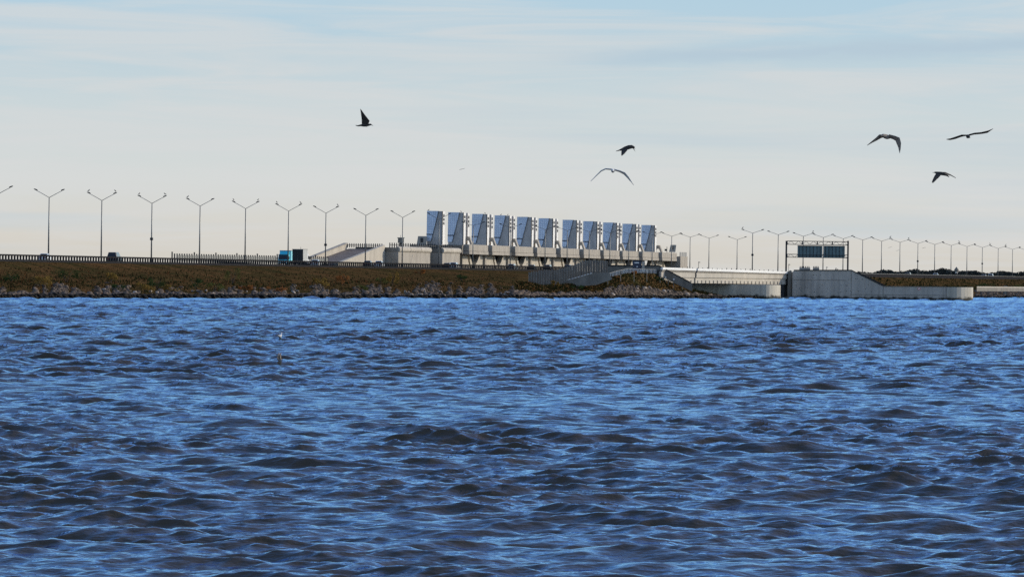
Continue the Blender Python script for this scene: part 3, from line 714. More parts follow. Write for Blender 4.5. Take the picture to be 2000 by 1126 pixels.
MB().prism([G.p(al0, -7.4, zl0), G.p(al1, -7.4, zl1), G.p(al1, -7.4, zl1 + .25), G.p(al0, -7.4, zl0 + .25)], G.p(0, -1.1, 0) - G.p(0, 0, 0)).obj('coping', 'concrete', wl)
rp = thing('paved_ramp', 'brown slab-paved ramp climbing between two sloping concrete walls', 'ramp', G.p(aw0, -3, 5.5))
n = 7
for k in range(n):
    f0, f1 = k / n, (k + .965) / n
    q = lambda f, l, dz=0: G.p((aw0 - 4) + (aw - aw0 + 4) * f + (al1 - aw) * f * (l < -3) * .0, l, 5.6 + (zwB - 1.0 - 5.6) * f + dz)
    c = [q(f0, .7, -.5), q(f1, .7, -.5), q(f1, -7.58, -.5), q(f0, -7.58, -.5), q(f0, .7), q(f1, .7), q(f1, -7.58), q(f0, -7.58)]
    MB().hexa(c).obj('paving_slab', 'paving', rp)
def pickets(name, label, pts, z0, h, n, wd=.14, m='dark_steel'):
    p0, p1 = Vector(pts[0]), Vector(pts[1])
    t = thing(name, label, 'railing', p0)
    me = MB().box(-wd, wd, -wd, wd, 0, h).mesh('picket', m)
    for k in range(n): place(me, 'picket', t, (p1 - p0) * (k / (n - 1)))
    d = p1 - p0; nrm = Vector((d.y, -d.x, 0)).normalized() * .04
    MB().prism([(0, 0, h * .5), d + Vector((0, 0, h * .5)), d + Vector((0, 0, h * .62)), (0, 0, h * .62)], nrm).obj('rail', m, t, world=False)
    return t
pickets('picket_railing', 'row of dark stub pickets along the top of the paved ramp', (G.p(al1, -7.5, zwB - .75), G.p(aw, .8, zwB - .75)), 0, 1.05, 17, .12)
pickets('picket_railing', 'row of dark pickets above the rounded abutment parapet', (G.p(aw + 1, 2.6, 10.85), G.p(G.along(903, 2.6), 2.6, 10.85)), 0, 1.25, 34, .13)
# end block beyond the last bay
ae0 = G.along(1322, 6.3); de = drop(ae0)
eb = thing('end_block', 'grey concrete end block with stub pickets past the last spillway bay', 'wall', G.p(ae0, 5, 5.5))
MB().fbox(G, ae0 + .1, ae0 + 12, 2.0, 7.4, 4.6, 11.2 + de).obj('block', 'concrete', eb)
me = MB().box(-.14, .14, -.14, .14, 0, 1.3).mesh('picket', 'concrete')
for k in range(4): place(me, 'picket', eb, G.p(ae0 + 1 + k * 3.2, 7.1, 11.2 + de) - Vector(eb.location))
# small roof structures on the abutments
def booth(name, label, px0, px1, py0, py1, lat, taper, m='concrete'):
    a = G.along((px0 + px1) / 2, lat, py0); c = G.p(a, lat, 0); k = c.y / F
    hw = (px1 - px0) / 2 * k; z1 = zp((px0 + px1) / 2, py0, c.y); z0 = zp((px0 + px1) / 2, py1, c.y)
    t = thing(name, label, 'booth', (c.x, c.y, z0))
    MB().hexa([(-hw, -1.4, 0), (hw, -1.4, 0), (hw, 1.4, 0), (-hw, 1.4, 0), (-hw * taper, -1.2, z1 - z0), (hw * (2 - taper) * .85, -1.2, z1 - z0), (hw * (2 - taper) * .85, 1.2, z1 - z0), (-hw * taper, 1.2, z1 - z0)]).obj('shell', m, t, world=False)
    MB().box(-hw * .2, hw * .3, -1.5, -1.38, (z1 - z0) * .35, (z1 - z0) * .8).obj('shutter', 'dark_steel', t, world=False)
    return t
booth('vent_booth', 'leaning grey concrete vent booth left of the first gate tower', 814, 833, 461, 479, -1, .72)
booth('vent_booth', 'leaning grey concrete vent booth beyond the last gate tower', 1307, 1319, 478, 492, 2, .5)
a = G.along(783, 2.5, 470); c = G.p(a, 2.5, 10.9)
t = thing('watch_cabin', 'small grey watch cabin on a post above the abutment', 'cabin', c)
MB().tube([(0, 0, 0), (0, 0, 1.3)], .3, 8).obj('post', 'dark_steel', t, world=False)
MB().box(-.75, .75, -.7, .7, 1.25, 2.45).obj('cabin_box', 'concrete_dark', t, world=False)
MB().box(-.95, .95, -.9, .9, 2.45, 2.6).obj('roof', 'steel', t, world=False)
MB().tube([(-.1, 0, 2.6), (-.1, 0, 3.2)], .04, 6).obj('antenna', 'dark_steel', t, world=False)
a = G.along(1301, 3, 485); c = G.p(a, 3, 11.9 + drop(a))
t = thing('floodlight', 'dark floodlight on a short pole beyond the last gate tower', 'floodlight', c)
MB().tube([(.25, 0, -.2), (.25, 0, 2.2)], .09, 6).obj('pole', 'dark_steel', t, world=False)
MB().box(-.45, .2, -.3, .3, .9, 1.5).obj('lamp_head', 'dark_steel', t, world=False)

# ------------------------------------------------------------------ mound furniture: board fence, ramp wall, railing, kiosk, wing wall
Yf = lambda px: on_plane(px, 583.5).y + 21
FT = [(1033, 531, 552), (1066, 528, 553), (1086, 528, 553), (1090, 526, 552), (1120, 516.5, 542.5), (1134, 511, 538.5), (1137, 509, 537.5), (1160, 508.5, 532), (1184, 509.5, 532)]
bf = thing('board_fence', 'tall weathered board fence climbing beside the ramp to the bridge', 'fence', P(1033, 552, Yf(1033)))
x = 1033.0
while x < 1184:
    for (x0, t0, b0), (x1, t1, b1) in zip(FT, FT[1:]):
        if x0 <= x <= x1: f = (x - x0) / (x1 - x0); ty, by = t0 + (t1 - t0) * f, b0 + (b1 - b0) * f
    wv = 4.6
    ty += random.uniform(-.8, .8)
    A, B = P(x, by, Yf(x)), P(x + wv, by - .3, Yf(x)); TA, TBp = P(x, ty, Yf(x)), P(x + wv, ty - .2, Yf(x))
    off = random.uniform(-.08, .08)
    MB().prism([A + Vector((0, off, -.5)), B + Vector((-.03, off, -.5)), TBp + Vector((-.03, off, 0)), TA + Vector((0, off, 0))], (0, .12, 0)).obj('board', 'sheet', bf)
    MB().tube([A + Vector((0, off - .06, -.3)), TA + Vector((0, off - .06, .1))], .055, 5).obj('post', 'steel', bf)
    x += 5.0
rw = thing('ramp_wall', 'sloping dark grey concrete ramp edge below the board fence', 'ramp', P(1090, 555, Yf(1100)))
Yr = Yf(1110) - 2
MB().prism([P(1048, 560, Yr), P(1092, 552, Yr), P(1158, 533.5, Yr), P(1190, 532, Yr), P(1196, 545, Yr), P(1165, 556, Yr), P(1100, 562, Yr)], (0, 5, 0)).obj('ramp_face', 'concrete_dark', rw)
for k in range(11):
    f0, f1 = k / 11, (k + .72) / 11
    p0, p1 = P(1092 + 66 * f0, 551.5 - 18.5 * f0, Yr - .1), P(1092 + 66 * f1, 551.5 - 18.5 * f1, Yr - .1)
    MB().prism([p0, p1, p1 + Vector((0, 0, .12)), p0 + Vector((0, 0, .12))], (0, .4, 0)).obj('kerb_stone', 'white_paint', rw)
# railing along the top of the mound
rl = thing('hand_railing', 'pale steel hand railing with close pickets over the grassy mound', 'railing', P(1160, 548, Yf(1160) - 5))
RP = [(1160, 546, 549), (1175, 541, 545), (1182, 536, 542), (1205, 529, 536.5), (1226, 524.5, 532), (1250, 525, 532), (1281, 526, 533)]
pts = []
x = 1160.0
while x <= 1281:
    for (x0, t0, b0), (x1, t1, b1) in zip(RP, RP[1:]):
        if x0 <= x <= x1: f = (x - x0) / (x1 - x0); ty, by = t0 + (t1 - t0) * f, b0 + (b1 - b0) * f
    Yq = on_plane(x, 583.5).y + 15.5
    A, B = P(x, by + 1, Yq), P(x, ty, Yq); pts.append(B)
    MB().tube([A, B], .06, 5).obj('picket', 'white_paint', rl)
    x += 2.75
MB().tube(pts, .04, 6).obj('top_rail', 'steel', rl)
kx_ = Yf(1247) + 3
ks = thing('control_kiosk', 'dark blue control kiosk with a white sign on the mound top', 'kiosk', P(1246, 531, kx_))
c = P(1236, 531, kx_); d = P(1253, 509.5, kx_)
MB().box(c.x, d.x, kx_, kx_ + 2.4, c.z - .6, d.z).obj('cabin', 'kiosk', ks)
MB().box(c.x - .12, d.x + .12, kx_ - .15, kx_ + 2.5, d.z, d.z + .16).obj('roof', 'dark_steel', ks)
c2, d2 = P(1239, 514, kx_), P(1248, 511.6, kx_); MB().box(c2.x, d2.x, kx_ - .05, kx_, c2.z, d2.z).obj('sign_plate', 'white_paint', ks)
c2, d2 = P(1243, 521.5, kx_), P(1246, 519.5, kx_); MB().box(c2.x, d2.x, kx_ - .06, kx_, c2.z, d2.z).obj('lamp', 'white_paint', ks)
c2, d2 = P(1254, 531, kx_), P(1259, 510, kx_); MB().box(c2.x, d2.x, kx_ - .1, kx_ + .6, c2.z - .6, d2.z).obj('pilaster', 'concrete_pale', ks)
ww = thing('wing_wall', 'dark-capped grey wing wall running level then sloping down to the water by the bridge', 'wall', P(1290, 540, Yf(1290)))
Yw = Yf(1270) + 2
WT = [(1184, 519.5), (1287, 519.8), (1349, 552.6), (1352, 555)]
MB().prism([P(1184, 536, Yw), P(1284, 536, Yw), P(1352, 569, Yw)] + [P(x, y, Yw) for x, y in WT[::-1]], (0, .7, 0)).obj('wall_panel', 'concrete_dark', ww)
for (x0, y0), (x1, y1) in zip(WT[:2], WT[1:3]):
    A, B = P(x0, y0, Yw - .12), P(x1 + (.0 if x1 > 1300 else -.05), y1, Yw - .12)
    MB().prism([A, B, B + Vector((0, 0, .24)), A + Vector((0, 0, .24))], (0, .95, 0)).obj('coping', 'coping', ww)
for px, py, wh in ((1300, 541, 'upper'), (1316, 545, 'lower')):
    c = P(px, py, Yw - .5); t = thing('bulkhead_lamp', f'{wh} small white round lamp on a stalk below the wing wall', 'lamp', c)
    MB().tube([(0, -.08, 0), (0, .06, 0)], .19, 10).obj('lens', 'white_paint', t, world=False)
    MB().tube([(0, .05, 0), (0, .3, -.02), (0, .3, -2.2)], .04, 5).obj('stalk', 'steel', t, world=False)
for k, (px, y0, y1) in enumerate(((1187, 538, 556), (1212, 529, 552), (1238, 530, 556), (1263, 526, 558), (1289, 536, 556), (1305, 540, 560), (1332, 546, 568))):
    q = on_plane(px, 583.5); Yq = q.y + 11
    t = thing('marker_post', f'thin grey steel post on the grassy mound, {NTH[k]} from the board fence', 'post', P(px, y1, Yq), 0, 'thin posts on the mound')
    hgt = P(px, y0, Yq).z - P(px, y1, Yq).z
    MB().tube([(0, 0, -.6), (0, 0, hgt)], .06, 6).obj('shaft', 'steel', t, world=False)
    MB().tube([(0, 0, hgt), (0, 0, hgt + .08)], .09, 6).obj('cap', 'steel', t, world=False)

# ------------------------------------------------------------------ bridge
def bz(px, py): a = BR.along(px, 0, py); return a, zp(px, py, BR.p(a, 0, 0).y)
A0, A1 = BR.along(1292, 0), BR.along(1539, 0)
def lev(yl, yr):      # level through pixel (1310, yl) and (1539, yr): returns z at along a
    (al, zl_), (ar, zr_) = bz(1310, yl), bz(1539, yr)
    return lambda a: zl_ + (zr_ - zl_) * (a - al) / (ar - al)
z_top, z_wh, z_gr, z_mid, z_bot = lev(522.3, 530), lev(526.8, 534.3), lev(530.6, 536), lev(541, 544.3), lev(552, 555.3)
br = thing('road_bridge', 'low cream concrete road bridge with white parapet at the channel', 'bridge', BR.p(A0, 0, 4.5))
aj = BR.along(1360, 0)
for s0, s1 in ((A0, aj - .9), (aj + .3, A1)):
    def slab(name, m, l0, l1, zb_, zt_, par=br, bev=0):
        return MB().fbox(BR, s0, s1, l0, l1, (zb_(s0), zb_(s1)), (zt_(s0), zt_(s1))).obj(name, m, par, bevel=bev)
    e = lambda f, d: (lambda a: f(a) + d)
    slab('parapet', 'white_paint', -.15, .30, z_wh, z_top)
    slab('cornice', 'concrete_dark', -.3, .16, z_gr, e(z_wh, -.004))
    slab('upper_fascia', 'concrete_pale', -.5, .02, z_mid, e(z_gr, -.004))
    slab('lower_fascia', 'concrete_pale', -.8, -.22, z_bot, e(z_mid, -.004))
    slab('deck', 'asphalt', -13, -.16, e(z_mid, .1), e(z_wh, -.1))
    k = s0 + 1.5
    while k < s1 - .5:
        MB().fbox(BR, k, k + .25, -.215, -.06, z_bot(k) + .02, z_bot(k) + .62).obj('bracket', 'concrete', br)
        k += 3.0
    k = s0 + 1
    while k < s1:
        MB().fbox(BR, k, k + .12, -.1, .02, z_top(k), z_top(k) + .22 + .12 * (int(k) % 3 == 0)).obj('rail_stub', 'dark_steel', br); k += 3.7
MB().fbox(BR, aj - .9, aj + .3, -2, -.4, z_bot(aj), z_top(aj) - .1).obj('joint_fill', 'dark_steel', br)
# pier below, with a rounded nose at the channel
pr = thing('bridge_pier', 'pale tide-stained concrete pier with rounded nose under the bridge', 'pier', BR.p(BR.along(1350, -.4), -.4, 0))
n0, n1 = BR.along(1335, -.4), BR.along(1498, -.4)
Yp = 1427.0
q0, q1, q2 = P(1333, 575, Yp), P(1490, 575, Yp), P(1528.5, 575, Yp)
poly = [Vector((q0.x - 3, Yp + 16, -1)), Vector((q0.x, Yp, -1)), Vector((q1.x, Yp, -1))]
for k in range(1, 10):
    t = k / 9 * math.pi / 2; poly.append(Vector((q1.x + (q2.x - q1.x) * math.sin(t), Yp + 12 * (1 - math.cos(t)), -1)))
poly.append(Vector((q2.x - .3, Yp + 30, -1)))
zt = (z_bot(n0) + z_bot(n1)) / 2
o = MB().prism(poly, (0, 0, zp(1440, 555.4, Yp) + 1)).obj('pier_body', 'quay_pale', pr)
MB().prism([Vector((p.x, p.y, 0)) + (Vector((p.x, p.y, 0)) - Vector((q1.x - 8, Yp + 12, 0))) * .006 for p in poly], (0, 0, .75)).obj('plinth', 'quay_pale', pr)
# ------------------------------------------------------------------ quay wall right of the channel
Yq = 1467.0
qw = thing('quay_wall', 'long grey tide-stained concrete quay wall stepping down beside the channel', 'wall', P(1600, 583, Yq))
top = [(1548, 531), (1551, 528.4), (1663, 528.4), (1726, 559.3), (1850, 560.2)]
def qpt(x, y, Y=Yq): return P(x, y, Y)
face = [P(1547, 583, Yq)] + [qpt(x, y) for x, y in top] + [P(1850, 583, Yq)]
for v in (face[0], face[-1]): v.z = -1.2
MB().prism(face, (0, 1.6, 0)).obj('wall_face', 'quay', qw)
zl_ = zp(1850, 560.2, Yq)      # curved end, turning away towards the light
ring = []
x0 = P(1850, 570, Yq).x; x1 = P(1906, 570, Yq).x; 
for k in range(10):
    t = k / 9; ring.append((x0 + (x1 - x0) * math.sin(t * math.pi / 2), Yq + 9 * (1 - math.cos(t * math.pi / 2))))
ring_in = [(x - .2, y + 1.6) for x, y in ring[:-1]] + [(ring[-1][0] - 1.6, ring[-1][1])]
MB().prism([Vector((x, y, -1.2)) for x, y in ring] + [Vector((x, y, -1.2)) for x, y in ring_in[::-1]], (0, 0, zl_ + 1.2)).obj('rounded_end', 'quay_pale', qw)
cop = [(1551, 528.4), (1663, 528.4), (1726, 559.3), (1850, 560.2)]
for (xa, ya), (xb, yb) in zip(cop, cop[1:]):
    A, B = qpt(xa, ya, Yq - .12), qpt(xb, yb, Yq - .12); h = .22 if yb < 559.5 else .1
    MB().prism([A, B, B + Vector((0, 0, h)), A + Vector((0, 0, h))], (0, 1.85, 0)).obj('coping', 'coping' if yb < 559.5 else 'concrete_dark', qw)
A, B = P(1550, 545.6, Yq), P(1652, 546.6, Yq); MB().prism([A, B, B + Vector((0, 0, -.09)), A + Vector((0, 0, -.09))], (0, -.05, 0)).obj('pour_joint', 'concrete_dark', qw)
A, B = P(1660, 574.2, Yq), P(1850, 576, Yq); MB().prism([A, B, B + Vector((0, 0, -.09)), A + Vector((0, 0, -.09))], (0, -.05, 0)).obj('pour_joint', 'concrete_dark', qw)
for px, y0, y1 in ((1725, 559.5, 583), (1848, 561, 583), (1663, 529, 583)):
    A = P(px, y0, Yq); MB().box(A.x - .05, A.x + .05, Yq - .04, Yq + .02, -.8, A.z).obj('panel_joint', 'concrete_dark', qw)
# form-tie rust marks: small plugs on the wall face
for k in range(34):
    x = random.uniform(1552, 1705); y = random.choice((536, 545, 557, 562, 569)) + random.uniform(-1.5, 1.5)
    if y < 530 + max(0, (x - 1663) * .5): continue
    A = P(x, y, Yq); MB().box(A.x - .06, A.x + .06, Yq - .03, Yq + .02, A.z - .07, A.z + .07).obj('tie_plug', 'coping', qw)
cb = thing('corner_pilaster', 'dark grey concrete pilaster closing the quay wall at the channel', 'pilaster', P(1542, 583, Yq + 1))
A, B = P(1539, 530.5, Yq + .5), P(1546.6, 527.5, Yq + .5)
MB().prism([Vector((A.x, Yq + .5, -1.2)), Vector((B.x, Yq + .5, -1.2)), Vector((B.x, Yq + .5, B.z - .2)), Vector((B.x - .25, Yq + .5, B.z)), Vector((A.x, Yq + .5, A.z))], (0, 3, 0)).obj('shaft', 'concrete_dark', cb)
A2, B2 = P(1528, 556, Yq + 10), P(1541, 556, Yq + 10)
MB().box(A2.x - 6, B2.x + 1, Yq + 14, Yq + 15, -1.2, 4.6).obj('channel_wall', 'concrete_dark', cb)
# second sloping parapet behind the quay step
sp = thing('stair_parapet', 'dark sloping parapet running down behind the stepped quay wall', 'parapet', P(1700, 555, Yq + 16))
Y2 = Yq + 16
MB().prism([P(1670, 531, Y2), P(1682, 534.5, Y2), P(1729, 557, Y2), P(1729, 561, Y2), P(1670, 561, Y2)], (0, .6, 0)).obj('wall_panel', 'concrete_dark', sp)
MB().prism([P(1670, 530.4, Y2 - .1), P(1682, 533.9, Y2 - .1), P(1729, 556.4, Y2 - .1), P(1729, 558.2, Y2 - .1), P(1682, 536, Y2 - .1), P(1670, 532.5, Y2 - .1)], (0, .8, 0)).obj('coping', 'coping', sp)
# round prohibition sign on the quay
c = P(1795, 563.6, Yq); t = thing('round_sign', 'small round white sign with red ring on the quay wall', 'sign', (c.x, Yq - .06, c.z))
MB().tube([(0, 0, 0), (0, .05, 0)], .36, 20).obj('plate', 'white_paint', t, world=False)
vs, fs = [], []
for k in range(20):
    an = k * math.pi / 10
    for r_ in (.36, .27): vs.append((r_ * math.cos(an), -.012, r_ * math.sin(an)))
for k in range(20): fs.append((2 * k, 2 * k + 1, (2 * k + 3) % 40, (2 * k + 2) % 40))
MB().add(vs, fs).obj('red_ring', 'sign_red', t, world=False)
MB().prism([(-.23, -.014, .16), (-.16, -.014, .23), (.23, -.014, -.16), (.16, -.014, -.23)], (0, .01, 0)).obj('red_bar', 'sign_red', t, world=False)
# ------------------------------------------------------------------ low bank wall and gauge post at the far right
lw = thing('bank_wall', 'low pale concrete kerb wall along the bank past the quay', 'wall', P(1950, 562, 1640))
A, B = P(1908, 559, 1645), P(2120, 561, 1760)
MB().prism([A, B, B + Vector((0, 0, -.28)), A + Vector((0, 0, -.28))], (.2, 1.2, 0)).obj('wall_panel', 'concrete_pale', lw)
MB().prism([A + Vector((0, .1, -.28)), B + Vector((0, .1, -.28)), B + Vector((0, .1, -1.2)), A + Vector((0, .1, -1.2))], (.2, 1.0, 0)).obj('wall_base', 'concrete_dark', lw)
gp = on_plane(1963, 579, .3); Yg = gp.y + 2
t = thing('gauge_post', 'narrow grey green gauge post standing at the rocky shore', 'post', P(1963.5, 579, Yg))
A, B = P(1960.5, 580, Yg), P(1967, 558.5, Yg)
MB().box(A.x, B.x, Yg, Yg + .8, A.z - .8, B.z).obj('shaft', 'kiosk' if False else 'concrete_dark', t)
MB().box(A.x - .1, B.x + .1, Yg - .1, Yg + .9, B.z, B.z + .12).obj('cap', 'steel', t)
MB().box(A.x + .25, B.x - .25, Yg - .05, Yg, A.z, B.z - .2).obj('gauge_board', 'steel', t)
# ------------------------------------------------------------------ sign gantry
Yg = 1500.0
gt = thing('sign_gantry', 'dark steel sign gantry with two truss beams on the quay', 'gantry', P(1596, 531, Yg))
gz = yz
def gx(px, py=500): return P(px, py, Yg).x
for a_, b_ in ((1534, 1537.2), (1654.5, 1657.6)):
    zt = zp(a_, 470, Yg); MB().box(gx(a_), gx(b_), Yg - .2, Yg + .2, gz - .3, zt).obj('post', 'dark_steel', gt)
    MB().box(gx(a_) - .2, gx(b_) + .2, Yg - .4, Yg + .4, gz - .2, gz + .25).obj('foot', 'dark_steel', gt)
for ya, yb in ((471.2, 477.6), (497, 502.6)):
    b = MB(); zt, zb = zp(1596, ya, Yg), zp(1596, yb, Yg); xa, xb = gx(1537), gx(1654.7)
    for dy in (-.35, .35):
        for z in (zt, zb): b.box(xa, xb, Yg + dy - .05, Yg + dy + .05, z - .075, z + .075)
    tr = b.obj('truss_chords', 'dark_steel', gt)
    nn = 16; w_ = (xb - xa) / nn
    for k in range(nn):
        p0, p1 = (zt, zb) if k % 2 else (zb, zt)
        MB().tube([(xa + k * w_, Yg - .35, p0), (xa + (k + 1) * w_, Yg - .35, p1)], .045, 5).obj('brace', 'dark_steel', gt)
        if k % 4 == 0: MB().box(xa + k * w_ - .1, xa + k * w_ + .12, Yg - .42, Yg + .42, zb, zt).obj('strut', 'dark_steel', gt)
for k, (xa, xb) in enumerate(((1557.3, 1605.6), (1608.2, 1649.6))):
    zt, zb = zp(1600, 479.6, Yg), zp(1600, 503.4, Yg)
    sgn = thing('sign_board', ['wider of two', 'narrower of two'][k] + ' dark ribbed road sign backs hung on the gantry', 'sign', (gx((xa + xb) / 2), Yg - .6, zb))
    MB().box(gx(xa), gx(xb), Yg - .60, Yg - .54, zb, zt).obj('back_sheet', 'signback', sgn)
    nn = 7 if k == 0 else 6
    for q in range(nn):
        x_ = gx(xa) + (gx(xb) - gx(xa)) * (q + .5) / nn
        MB().box(x_ - .05, x_ + .05, Yg - .70, Yg - .605, zb, zt).obj('rib', 'dark_steel', sgn)
    for z in (zt - .12, zb + .02, zb + .55): MB().box(gx(xa) - .04, gx(xb) + .04, Yg - .76, Yg - .705, z, z + .13).obj('frame_bar', 'dark_steel', sgn)
# crenellated concrete stubs seen under the gantry
for k, (xa, xb, yt, lab, npk) in enumerate(((1562, 1582.5, 522.5, 'wider grey concrete vent block with stub pickets under the gantry', 6), (1588.5, 1600, 522.5, 'narrower grey concrete vent block with stub pickets under the gantry', 4), (1632, 1645, 525, 'sloping low grey block with stub pickets by the gantry post', 4))):
    Yc = 1560.0; A, B = P(xa, yt, Yc), P(xb, yt, Yc)
    t = thing('vent_block', lab, 'vent block', (A.x, Yc, yz))
    zb2 = B.z - (1.0 if k == 2 else 0)
    MB().prism([Vector((A.x, Yc, yz - .2)), Vector((B.x, Yc, yz - .2)), Vector((B.x, Yc, zb2)), Vector((A.x, Yc, A.z))], (0, 2.2, 0)).obj('block', 'concrete', t)
    for q in range(npk):
        f = (q + .3) / npk; x_ = A.x + (B.x - A.x) * f; z_ = A.z + (zb2 - A.z) * f
        MB().box(x_ - .1, x_ + .1, Yc + .2, Yc + .4, z_ - .05, z_ + .36).obj('picket', 'dark_steel', t)
for px, y0, lab in ((1614, 520.5, 'thin pole between the vent blocks under the gantry'), (1540.5, 515, 'thin pole beside the gantry post at the bridge end'), (1364.5, 510.5, 'thin pole with a small flag light on the bridge')):
    Yc = 1545.0 if px > 1400 else BR.p(BR.along(px, -6), -6, 0).y
    A = P(px, y0, Yc); b_ = yz if px > 1400 else z_wh(BR.along(px, -6)) - .1
    t = thing('thin_pole', lab, 'pole', (A.x, Yc, b_)); MB().tube([(0, 0, -.05), (0, 0, A.z - b_)], .05, 6).obj('shaft', 'dark_steel', t, world=False)
    MB().box(-.02, .35, -.04, .04, A.z - b_ - .25, A.z - b_ - .1).obj('fitting', 'dark_steel', t, world=False)

# ------------------------------------------------------------------ vehicles
def car(label, px, lat, fr, base, paint, L_=4.4, H_=1.48, W_=1.78, suv=False, back=False, wheels=True):
    a = fr.along(px, lat, 515); p = fr.p(a, lat, 0); p.z = base(p.y)
    t = thing('car', label, 'car', p, fr.rz + (math.pi if back else 0), 'cars on the roads')
    h = L_ / 2; hw = W_ / 2; bl_ = H_ * .58
    prof = [(-h, .32), (-h, .72), (-h + .06, bl_ * .98), (-h * .55, bl_ + .03), (h * .36, bl_), (h * .93, bl_ * .86), (h, bl_ * .62), (h, .32), (h - .25, .22), (-h + .25, .22)]
    b = MB(); n = len(prof)
    vs = [(x, -hw + (.06 if z > bl_ * .8 else 0), z) for x, z in prof] + [(x, hw - (.06 if z > bl_ * .8 else 0), z) for x, z in prof]
    b.add(vs, [tuple(range(n)), tuple(range(2 * n - 1, n - 1, -1))] + [(i, (i + 1) % n, n + (i + 1) % n, n + i) for i in range(n)])
    b.obj('body', paint, t, world=False, bevel=.04)
    r0, r1 = (-h * .93, -h * .80) if suv else (-h * .62, -h * .36)
    roof = [(r0, bl_ - .02), (r1, H_ - .03), (h * .05, H_), (h * .42, bl_ - .02)]
    ins = .20
    vs = []
    for x, z in roof: k = 0 if z < bl_ else ins; vs.append((x, -hw + .06 + k, z))
    for x, z in roof: k = 0 if z < bl_ else ins; vs.append((x, hw - .06 - k, z))
    MB().add(vs, [(0, 1, 2, 3), (7, 6, 5, 4), (0, 4, 5, 1), (1, 5, 6, 2), (2, 6, 7, 3), (3, 7, 4, 0)]).obj('roof', paint, t, world=False, bevel=.04)
    def quad(name, q, off): 
        q = [Vector(v) for v in q]; nrm = (q[1] - q[0]).cross(q[2] - q[0]).normalized() * off
        MB().prism([v + nrm * .3 for v in q], nrm).obj(name, 'glass', t, world=False)
    lerp = lambda A, B, f: tuple(A[i] + (B[i] - A[i]) * f for i in range(3))
    for s in (0, 4):
        A, B, Cc, D = vs[s], vs[s + 1], vs[s + 2], vs[s + 3]
        q = [lerp(lerp(A, D, .06), lerp(B, Cc, .04), .12), lerp(lerp(A, D, .94), lerp(B, Cc, .96), .12), lerp(lerp(A, D, .92), lerp(B, Cc, .94), .86), lerp(lerp(A, D, .08), lerp(B, Cc, .06), .86)]
        quad('side_window', q, .02 if s == 0 else -.02)
    def endq(i0, i1): 
        A, B, Cc, D = vs[i0], vs[i0 + 4], vs[i1 + 4], vs[i1]
        return [lerp(lerp(A, B, .06), lerp(D, Cc, .08), .1), lerp(lerp(A, B, .94), lerp(D, Cc, .92), .1), lerp(lerp(A, B, .92), lerp(D, Cc, .9), .88), lerp(lerp(A, B, .08), lerp(D, Cc, .1), .88)]
    quad('rear_window', endq(0, 1), -.02); quad('windscreen', endq(3, 2), .02)
    for s in (-1, 1):
        MB().box(-h - .03, -h + .05, s * hw * .62 - .2, s * hw * .62 + .2, .66, .84).obj('tail_light', 'lamp_red', t, world=False)
        MB().box(h - .05, h + .03, s * hw * .62 - .2, s * hw * .62 + .2, .52, .68).obj('headlight', 'lamp_white', t, world=False)
        for xw in (-h * .62, h * .62):
            wh = MB().tube([(xw, s * (hw - .19), .31), (xw, s * (hw + .01), .31)], .315, 14).obj('wheel', 'tyre', t, world=False)
            MB().tube([(xw, s * (hw), .31), (xw, s * (hw + .025), .31)], .19, 10).obj('rim', 'rim', wh, world=False)
    return t
car('dark van with pale side heading away behind the guardrail on the open causeway', 224, 9.5, RA, roadz, 'car_black', 4.9, 2.0, 1.95, True)
car('white car nearly hidden behind the guardrail near a lamp foot', 88, 5.5, RA, roadz, 'car_white', 4.4, 1.5, 1.8)
car('white saloon behind the guardrail just past the black box lorry', 617, 10, RA, roadz, 'car_white')
car('dark blue saloon in front of the triangular wing wall', 719, 10, RA, roadz, 'car_dark', 4.5, 1.55)
car('white saloon right behind the dark blue saloon by the wing wall', 741, 9.5, RA, roadz, 'car_white', 4.4, 1.55)
car('white hatchback below the second gate tower', 888, 10, RA, roadz, 'car_white', 4.3, 1.6, 1.8, True)
car('dark saloon close to the white hatchback below the gate towers', 874, 5.5, RA, roadz, 'car_black', 4.4, 1.5)
car('silver car with dark glass below the fourth gate tower', 1001, 10, RA, roadz, 'car_silver', 4.4, 1.55, 1.8, True)
car('black saloon ahead of the silver car below the gate towers', 1039, 9.5, RA, roadz, 'car_black', 4.4, 1.5)
car('dark blue estate car before the board fence', 1071, 10, RA, roadz, 'car_dark', 4.6, 1.6, 1.8, True)
car('black estate car showing over the top of the board fence', 1110, 10, RA, roadz, 'car_black', 4.5, 1.7, 1.8, True)
car('dark car on the far road beyond the step of the quay wall', 1774, 10, RB, zB, 'car_black', 4.4, 1.6, 1.8, True)
car('white saloon alone on the far road between two lamps', 1828, 10, RB, zB, 'car_white', 4.4, 1.5)
car('pale silver saloon following close behind another car on the far road', 1922, 6, RB, zB, 'car_silver', 4.4, 1.5)
car('white van leading on the far road near the gauge post', 1936, 10, RB, zB, 'car_white', 4.4, 1.7, 1.8, True)
